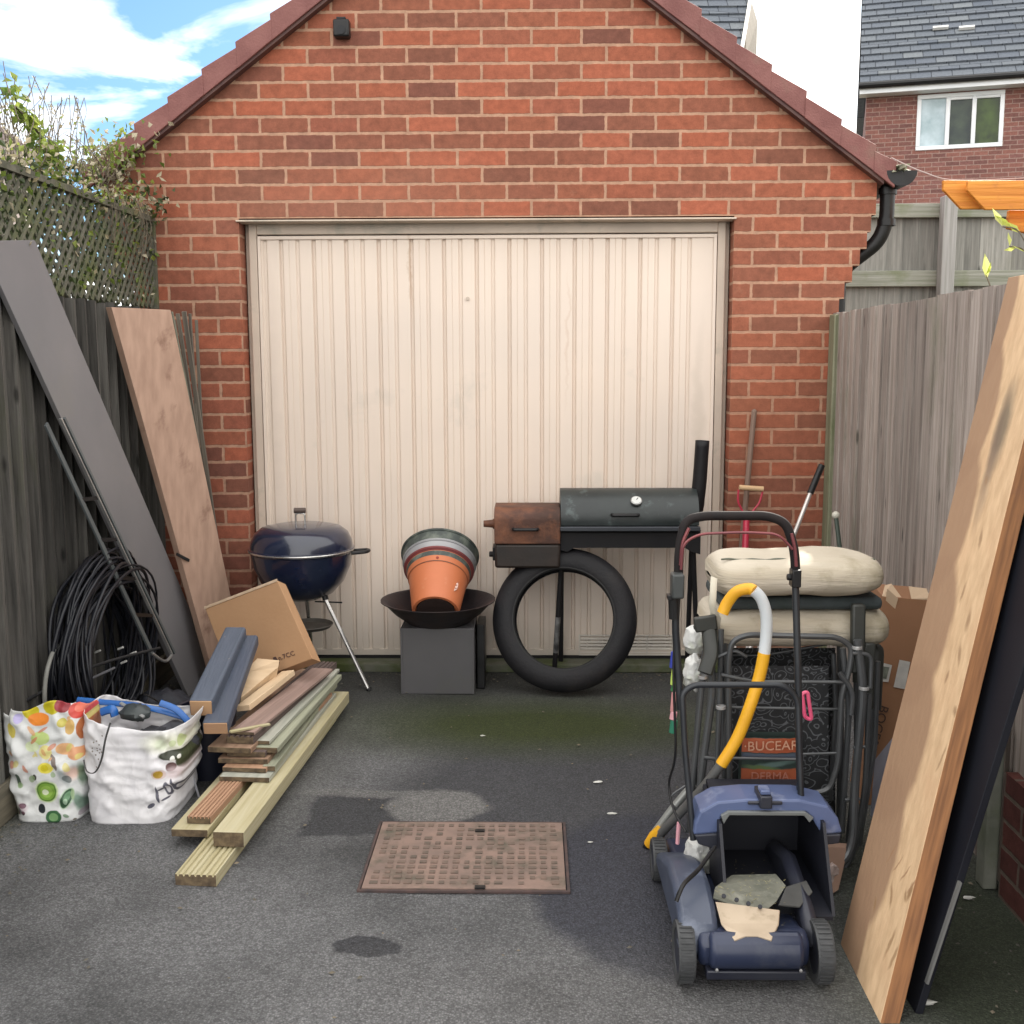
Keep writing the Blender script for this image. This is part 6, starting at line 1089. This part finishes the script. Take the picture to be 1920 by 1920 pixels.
    # crumpled white sacks
    ws = mat('white_sack', (.60, .60, .58), (.52, .53, .52), rough=.55, scale=8, dirt=(.34, .37, .24), dscale=7, dlo=.55, dhi=.75, bump=.5, bscale=22)
    crumple(ws, 22, .5)
    for lab, (px, py), Y, r, sc_ in (('white plastic sack wedged left of the chairs at arm height', (1302, 1262), -2.0, .05, (.65, .8, 1.15)), ('greenish crumpled cloth bunched left of the chair armrest', (1305, 1200), -1.95, .05, (.75, .8, .95)), ('crumpled white plastic sack behind the mower on its left', (1312, 1604), -2.30, .062, (.7, .8, 1.0))):
        p = G(px, py, Y=Y); b = MB(); b.ball(p, r, 30, sc_, jit=.22); tag(b.build('sack', ws, org=p, smooth=40), lab, 'sack')
    # orange bag of compost behind the chairs
    ob, ot, obb = newmat('sack_print'); 
    om = mat('sack_dark', (.022, .035, .030), (.03, .05, .045), rough=.5, kind='UV', scale=7); a, c = G(1388, 1570, Y=-2.085), G(1502, 1384, Y=-2.085); x0, x1, z1 = a.x, c.x, c.z
    P0 = [(1440, 1399, 60, 14, (.36, .085, .035), 0, .04, True), (1445, 1420, 60, 6, (.08, .10, .14), 0, .2, True), (1450, 1434, 40, 5, (.10, .16, .15), 8, .4), (1430, 1441, 30, 5, (.10, .15, .06), -4, .4), (1440, 1468, 60, 26, (.34, .09, .04), 0, .05, True), (1440, 1520, 60, 26, (.22, .03, .025), 0, .05, True)]
    it = []
    for q in P0: p = G(q[0], q[1], Y=-2.085); it.append((p.x-x0, p.z, q[2]*.00155, q[3]*.00155)+q[4:])
    paint(om, it, 'UV', warp=.006, wscale=30)
    t = thing('compost_sack', 'plastic sack with orange lettered bands standing behind the chair frames', 'sack', ((x0+x1)/2, -2.06, 0)); b = MB(); P = []
    for i in range(13):
        z = z1*i/12; P.append([V((x0+(x1-x0)*j/10, -2.085+.012*(2*j/10-1)**2+.008*noise.noise(V((j*.8, i*.7, 2))), z)) for j in range(11)]+[V((x0+(x1-x0)*(10-j)/10, -2.03, z)) for j in range(11)])
    b.grid(P, [[(p.x-x0, p.z) if p.y < -2.05 else (3, p.z) for p in r_] for r_ in P], closed=True); b.build('sack_body', om, t, smooth=60)
    p = G(1446, 1399, Y=-2.096); textmesh('lettering', '\u00b7BUCEAR', .040, mat('letter_cream', (.60, .32, .21), rough=.5), t, (p.x, -2.097, p.z), (1, 0, .03), (0, 0, 1), .0012); p = G(1446, 1456, Y=-2.096); textmesh('lettering', 'DERMA.', .034, mat('letter_red', (.42, .17, .12), rough=.5), t, (p.x, -2.097, p.z), (1, 0, 0), (0, 0, 1), .0012)
    # yellow, white and grey folding tube
    yl = mat('yellow_foam', (.80, .42, .02), (.70, .34, .015), rough=.5, scale=6); wh = mat('white_tube', (.66, .70, .72), (.56, .60, .63), rough=.35); gt = mat('grey_tube', (.19, .19, .185), (.14, .14, .14), rough=.3, metal=.4)
    t = thing('curved_tube_handle', 'curved yellow and white foam covered tube standing on a yellow foot', 'tube frame', G(1218, 1588, Z=0)); Y = -2.17
    def seg(name, pts, r, m): b = MB(); b.tube(spl([G(x, y, Y=yy) for x, y, yy in pts], 7), r, 14); b.build(name, m, t)
    seg('yellow_sleeve', [(1355, 1150, -2.15), (1364, 1130, -2.15), (1381, 1110, -2.16), (1404, 1104, -2.17), (1414, 1108, -2.18)], .0165, yl)
    seg('white_sleeve', [(1413, 1107, -2.18), (1427, 1122, -2.18), (1436, 1150, -2.18), (1437, 1185, -2.18), (1433, 1225, -2.18)], .0165, wh)
    seg('yellow_sleeve', [(1433, 1224, -2.18), (1424, 1268, -2.18), (1406, 1325, -2.19), (1382, 1385, -2.19), (1352, 1434, -2.19)], .0172, yl)
    seg('lower_tube', [(1353, 1432, -2.19), (1320, 1475, -2.16), (1270, 1530, -2.07), (1236, 1566, -2.0)], .0135, gt)
    seg('lower_tube', [(1300, 1470, -2.0), (1262, 1515, -1.99), (1228, 1560, -1.975)], .0115, mat('pale_tube', (.38, .39, .37), (.3, .31, .3), rough=.3, metal=.4))
    b = MB(); a, c = G(1240, 1557, Y=-2.0), G(1217, 1583, Y=-1.965); b.tube([a, lerp(a, c, .5), c], [.019, .022, .017], 14); b.build('foot', yl, t); b = MB(); b.tube([c, c+(c-a)*.25], .013, 12); b.build('foot_tip', BLACKPL, t)
    # coloured oddments
    t = thing('toy_string', 'string of blue, green and pink plastic pieces hanging left of the mower', 'toy', G(1262, 1300, Y=-2.25)); 
    for nm, y0, y1, r, c in (('blue_piece', 1222, 1252, .009, (.03, .05, .35)), ('lime_piece', 1256, 1284, .007, (.45, .60, .12)), ('dark_green_piece', 1284, 1296, .006, (.03, .16, .05)), ('pink_piece', 1298, 1334, .007, (.60, .28, .28)), ('pink_cap', 1334, 1349, .0095, (.75, .38, .42)), ('green_block', 1350, 1374, .0105, (.02, .17, .10))):
        a, c2 = G(1264, y0, Y=-2.25), G(1261, y1, Y=-2.25); b = MB(); b.tube([a, c2], r, 10); b.build(nm, mat(nm, c, rough=.4), t, bevel=.0015)
    b = MB(); b.tube([G(1266, 1195, Y=-2.25), G(1261, 1360, Y=-2.25)], .002, 6); b.build('cord', BLACKPL, t)
    pk_ = mat('pink_plastic', (.72, .12, .22), (.62, .08, .18), rough=.3)
    b = MB(); b.tube(rnd([G(1509, 1345, Y=-2.20), G(1504, 1300, Y=-2.20), G(1514, 1297, Y=-2.20), G(1522, 1350, Y=-2.20)], .01, closed=True), .0055, 8, closed=True); tag(b.build('plastic_clip', pk_, org=G(1512, 1320, Y=-2.2)), 'small bright pink plastic clip hanging on the chair mesh', 'clip')
    b = MB(); b.tube([G(1273, 1542, Y=-2.35), G(1270, 1582, Y=-2.35)], .0055, 8); tag(b.build('plastic_stick', mat('pale_pink', (.72, .36, .42), rough=.4), org=G(1272, 1560, Y=-2.35)), 'short pale pink stick beside the mower by the left handle', 'stick')
    P = [G(1548, 1588, Y=-2.2), G(1590, 1590, Y=-2.15), G(1572, 1668, Y=-2.25), G(1535, 1692, Y=-2.3)]; b = MB(); b.hexa(P+[p+V((.01, .03, 0)) for p in P]); tag(b.build('card_piece', mat('card_pinkish', (.36, .23, .17), (.30, .19, .14), rough=.8), org=P[3], smooth=0), 'torn piece of brown card right of the mower', 'card')
    p = G(1556, 1635, Y=-2.31); b = MB(); b.ball(p, .022, 14, (.9, .5, 1.1), jit=.9); tag(b.build('wrapper', mat('pink_clear', (.62, .50, .46), (.40, .30, .27), rough=.2, scale=60), org=p), 'crinkled pinkish clear wrapper on the torn brown card', 'wrapper')
cluster()
# ------------------------------------------------------------------ lawn mower
def mower():
    bl = mat('mower_blue', (.021, .029, .062), (.016, .022, .048), rough=.38, scale=4, dirt=(.06, .065, .085), dscale=9, dlo=.55, dhi=.8, bump=.04); lb = mat('mower_blue_light', (.09, .12, .235), (.065, .09, .18), rough=.4, scale=5, dirt=(.22, .25, .36), dscale=9); ink = mat('mower_cavity', (.006, .007, .014), (.012, .013, .02), rough=.6); dk = mat('mower_dark', (.016, .018, .030), (.024, .026, .036), rough=.45, scale=8)
    gr = mat('grassy_plate', (.15, .15, .12), (.09, .095, .075), rough=.7, scale=14, dirt=(.24, .24, .20), dscale=12, bump=.3); cr = mat('cream_plastic', (.46, .37, .27), (.38, .30, .215), rough=.5, scale=14, dirt=(.24, .19, .12), dscale=18, dlo=.55, dhi=.75)
    t = thing('lawn_mower', 'blue lawn mower with folded upright handle and open rear flap', 'lawn mower', (1.88, -2.5, 0))
    def extr(name, prof, x0, x1, m, bev=.012, par=t):
        b = MB(); b.prism(prof, (x0, 0, 0), (0, 1, 0), (0, 0, 1), (1, 0, 0), x1-x0); return b.build(name, m, par, bevel=bev, smooth=35)
    deck = extr('deck', [(-2.73, .055), (-2.74, .09), (-2.735, .125), (-2.70, .14), (-2.64, .118), (-2.45, .10), (-2.25, .10), (-2.08, .09), (-2.05, .06)], 1.748, 2.012, bl, .02)
    extr('left_cowl', [(-2.72, .075), (-2.71, .14), (-2.66, .175), (-2.56, .195), (-2.45, .19), (-2.3, .14), (-2.18, .09), (-2.18, .06)], 1.705, 1.80, mat('mower_cowl', (.052, .065, .10), (.038, .048, .078), rough=.4, scale=4, dirt=(.13, .15, .2), dscale=8), .022)
    extr('right_cowl', [(-2.68, .07), (-2.67, .13), (-2.6, .16), (-2.42, .20), (-2.25, .16), (-2.12, .06)], 2.012, 2.052, dk, .018)
    extr('rear_roller_cover', [(-2.752, .062), (-2.768, .085), (-2.768, .115), (-2.752, .14), (-2.72, .15), (-2.70, .06)], 1.772, 1.992, bl, .012); extr('lower_skirt', [(-2.75, .035), (-2.755, .06), (-2.70, .06), (-2.70, .035)], 1.765, 2.0, dk, .004)
    for x in (1.788, 1.985): b = MB(); b.lathe([(0, 0), (.004, 0), (.004, .003), (0, .004)], (x, -2.756, .066), (0, -1, 0), 8); b.build('bolt', mat('bolt_metal', (.6, .6, .6), metal=.7, rough=.3), t)
    wt = mat('wheel_grey', (.05, .052, .055), (.032, .034, .036), rough=.65, scale=20, bump=.2)
    for x, y, r in ((1.702, -2.685, .074), (2.030, -2.685, .074), (1.70, -2.16, .06), (2.03, -2.16, .06)):
        b = MB(); b.lathe([(r-.022, 0), (r-.004, -.002), (r-.002, .004), (r-.002, .032), (r-.004, .038), (r-.022, .036)], (x, y, r), (1, 0, 0), 40, closed=True)
        for k in range(34): a_ = 2*math.pi*k/34; e_ = V((0, math.cos(a_), math.sin(a_))); b.beam(V((x+.003, y, r))+e_*(r-.002), V((x+.033, y, r))+e_*(r-.002), .005, .005, e_)
        w_ = b.build('wheel', wt, t); b = MB(); b.lathe([(0, .004), (r-.02, .002), (r-.02, .034), (0, .032)], (x, y, r), (1, 0, 0), 30); b.build('hub', dk, w_)
    gl = MB()
    for i in range(160):
        u_ = random.random(); p = V((random.uniform(1.76, 2.0), random.uniform(-2.66, -2.3), .115 if random.random() < .7 else .125)) if u_ < .6 else G(random.uniform(1345, 1470), random.uniform(1645, 1700), Y=-2.62); gl.leaf(p+V((0, 0, random.uniform(0, .006))), V((random.uniform(-1, 1), random.uniform(-1, 1), .1)), V((0, 0, 1)), random.uniform(.006, .018), .002)
    gl.build('grass_clippings', leafmat('dry_clippings', (.14, .13, .05), (.30, .26, .13), .1), t, smooth=0)['kind'] = 'stuff'
    # rear opening: arch frame, dark chute, flap plate
    Y = -2.44
    def poly(name, pix, Y, dep, m, bev=.004, par=t):
        b = MB(); P = [G(x, y, Y=Y) for x, y in pix][::-1]; b.prism([(p.x, p.z) for p in P], (0, Y, 0), (1, 0, 0), (0, 0, 1), (0, 1, 0), dep); return b.build(name, m, par, bevel=bev, smooth=0)
    ho = poly('rear_hood', [(1303, 1545), (1313, 1522), (1345, 1504), (1400, 1499), (1500, 1500), (1553, 1512), (1572, 1535), (1580, 1562), (1542, 1566), (1522, 1534), (1512, 1524), (1365, 1523), (1352, 1534), (1348, 1562), (1300, 1566)], Y, .11, lb, .006)
    poly('hood_side', [(1302, 1566), (1346, 1563), (1349, 1584), (1338, 1592), (1310, 1584)], Y-.004, .10, dk, .004, ho); poly('hood_side', [(1540, 1566), (1578, 1564), (1574, 1582), (1545, 1586)], Y-.004, .10, dk, .004, ho)
    poly('hood_lip', [(1352, 1530), (1366, 1522), (1510, 1523), (1526, 1534), (1518, 1543), (1508, 1530), (1368, 1529), (1357, 1546)], Y-.012, .012, mat('lip_grey', (.16, .17, .17), (.1, .11, .11), rough=.5), .002, ho)
    b = MB(); p = G(1434, 1498, Y=Y); b.box(p.x-.016, p.x+.016, Y-.02, Y+.06, p.z-.02, p.z+.014); b.box(p.x-.045, p.x+.045, Y-.008, Y-.001, p.z-.014, p.z-.004); b.build('latch', dk, ho, bevel=.004)
    b = MB(); p = G(1434, 1492, Y=Y); b.box(p.x-.013, p.x+.013, Y-.012, Y+.03, p.z+.006, p.z+.018); b.build('latch_tip', lb, ho, bevel=.003)
    a, c = G(1350, 1660, Y=Y), G(1530, 1530, Y=Y); x0, x1, zb, zt = a.x-.004, c.x+.012, .108, c.z
    b = MB(); b.hexa([V((x0-.008, Y-.16, zb)), V((x0, Y-.16, zb)), V((x0, Y+.24, zb)), V((x0-.008, Y+.24, zb)), V((x0-.008, Y-.03, zt-.01)), V((x0, Y-.03, zt-.01)), V((x0, Y+.24, zt-.01)), V((x0-.008, Y+.24, zt-.01))]); b.hexa([V((x1, Y-.14, zb)), V((x1+.008, Y-.14, zb)), V((x1+.008, Y+.24, zb)), V((x1, Y+.24, zb)), V((x1, Y-.02, zt-.01)), V((x1+.008, Y-.02, zt-.01)), V((x1+.008, Y+.24, zt-.01)), V((x1, Y+.24, zt-.01))]); b.box(x0, x1, Y+.23, Y+.24, zb, zt); b.box(x0, x1, Y+.01, Y+.24, zt-.002, zt+.006); b.box(x0, x1, Y-.15, Y+.24, zb-.006, zb+.004); b.build('discharge_chute', ink, t, smooth=0)
    def quadp(name, pix, th, m, par, bev=.002):
        P = [G(x, y, Y=yy) for x, y, yy in pix]; n = (P[1]-P[0]).cross(P[2]-P[0]).normalized(); n = n if n.dot(CP-P[0]) < 0 else -n; k = len(P); b = MB(); b.v += P+[p+n*th for p in P]; b.face(tuple(range(k)), [(p.x, p.z) for p in P]); b.face(tuple(k+i for i in reversed(range(k))), [(p.x, p.z) for p in reversed(P)])
        for i in range(k): j = (i+1) % k; b.face((j, i, k+i, k+j), [(0, 0)]*4)
        return b.build(name, m, par, bevel=bev, smooth=0)
    pl = quadp('inner_flap', [(1338, 1682, -2.62), (1342, 1662, -2.575), (1372, 1640, -2.50), (1455, 1638, -2.50), (1474, 1660, -2.56), (1456, 1690, -2.62), (1432, 1711, -2.655), (1385, 1700, -2.64)], .006, gr, t)
    for px, py in ((1357, 1681), (1381, 1688), (1403, 1695), (1425, 1701)): p = G(px, py, Y=-2.655); b = MB(); b.lathe([(0, 0), (.0055, 0), (.0055, .004), (0, .004)], p, (0, -.6, .8), 12); b.build('flap_hole', ink, pl)
    quadp('inner_flap', [(1460, 1696, -2.63), (1474, 1662, -2.56), (1512, 1650, -2.52), (1524, 1672, -2.56), (1500, 1700, -2.62)], .006, mat('dark_plate', (.06, .062, .06), (.04, .04, .04), rough=.7, scale=16), t)
    quadp('cream_panel', [(1341, 1690, -2.63), (1352, 1732, -2.70), (1377, 1763, -2.755), (1398, 1755, -2.745), (1420, 1755, -2.745), (1446, 1763, -2.755), (1460, 1732, -2.70), (1462, 1706, -2.655)], .006, cr, t)
    b = MB(); b.tube(spl([G(1340, 1588, Y=-2.5), G(1310, 1630, Y=-2.6), G(1282, 1658, Y=-2.68), G(1268, 1690, Y=-2.7)], 6), .0055, 8); b.build('support_strut', BLACKPL, t)
    # handle
    hb = mat('handle_tube', (.018, .021, .027), (.03, .033, .038), rough=.35, metal=.3, scale=9); fo = mat('foam_grip', (.012, .010, .011), (.018, .014, .014), rough=.75, spec=.25, scale=30); rd = mat('bail_red', (.20, .05, .055), (.12, .04, .05), rough=.35, metal=.2)
    def T(name, pts, r, m, par=t, ro=.03): b = MB(); b.tube(rnd([G(x, y, Y=yy) for x, y, yy in pts], ro, 6), r, 12); return b.build(name, m, par)
    T('lower_handle', [(1300, 1575, -2.42), (1284, 1400, -2.38), (1279, 1300, -2.36), (1300, 1284, -2.36), (1470, 1284, -2.36), (1496, 1310, -2.36), (1502, 1500, -2.40)], .0085, hb, ro=.035)
    up = T('upper_handle', [(1276, 1330, -2.345), (1266, 1170, -2.33), (1272, 1080, -2.32)], .010, hb); T('upper_handle', [(1500, 1480, -2.365), (1496, 1250, -2.345), (1491, 1080, -2.32)], .0095, hb)
    gp = T('grip', [(1272, 1086, -2.32), (1273, 1030, -2.32), (1285, 975, -2.315), (1320, 967, -2.31), (1440, 967, -2.31), (1474, 980, -2.315), (1490, 1030, -2.32), (1492, 1082, -2.32)], .0125, fo, ro=.07)
    T('bail_bar', [(1277, 1068, -2.345), (1281, 1018, -2.35), (1312, 1001, -2.35), (1395, 998, -2.35), (1460, 1001, -2.35), (1486, 1030, -2.35)], .0036, rd, gp, ro=.03)
    T('grip_stripe', [(1276, 1060, -2.338), (1279, 1018, -2.338), (1292, 990, -2.336)], .0045, rd, gp); T('grip_stripe', [(1484, 1000, -2.334), (1491, 1030, -2.338), (1493, 1062, -2.338)], .0045, rd, gp)
    b = MB(); a = G(1270, 1085, Y=-2.34); b.box(a.x-.016, a.x+.016, -2.365, -2.315, a.z-.05, a.z+.015); sb = b.build('switch_box', mat('switch_grey', (.05, .055, .055), (.035, .04, .04), rough=.5), t, bevel=.005); b = MB(); b.box(a.x-.026, a.x-.014, -2.355, -2.325, a.z-.055, a.z-.042); b.build('switch_lever', BLACKPL, sb, bevel=.002)
    b = MB(); b.tube([G(1262, 1115, Y=-2.335), G(1264, 1160, Y=-2.335)], .014, 10); b.build('cable_clamp', BLACKPL, t)
    b = MB(); a = G(1491, 1082, Y=-2.33); b.box(a.x-.012, a.x+.012, -2.35, -2.31, a.z-.025, a.z+.022); b.tube([(a.x-.022, -2.33, a.z), (a.x+.012, -2.33, a.z)], .009, 10); b.build('clamp_knob', BLACKPL, t, bevel=.003)
    T('power_cable', [(1270, 1110, -2.33), (1262, 1250, -2.34), (1268, 1420, -2.36), (1252, 1470, -2.3), (1262, 1520, -2.35), (1286, 1560, -2.4)], .0035, BLACKPL, ro=.05)
mower()
# ------------------------------------------------------------------ grit and leaf crumbs
def grit():
    b = MB(); rr = random.Random(3)
    for i in range(900):
        k = rr.random()
        if k < .35: x, y = -.36+abs(rr.gauss(0, .10)), rr.uniform(-3.2, -.1)
        elif k < .65: x, y = rr.uniform(-.3, 2.7), -.06-abs(rr.gauss(0, .10))
        elif k < .85: x, y = 2.66-abs(rr.gauss(0, .15)), rr.uniform(-3.2, -.1)
        else: x, y = rr.uniform(-.3, 2.6), rr.uniform(-2.9, -.1)
        s = rr.uniform(.002, .006); a = rr.uniform(0, 3); c, d = math.cos(a)*s, math.sin(a)*s; z = .008
        k0 = len(b.v); b.v += [V((x+c*1.6, y+d*1.6, z)), V((x-d, y+c, z)), V((x-c*1.6, y-d*1.6, z)), V((x+d, y-c, z)), V((x, y, z+s*.8))]
        for q in range(4): b.face((k0+q, k0+(q+1) % 4, k0+4), [(a, 0)]*3)
    tag(b.build('grit', mat('grit_mixed', (.20, .16, .11), (.07, .07, .06), scale=3, rough=.9), smooth=0), 'scattered grit and leaf crumbs along the driveway edges', 'grit', kind='stuff')
grit()
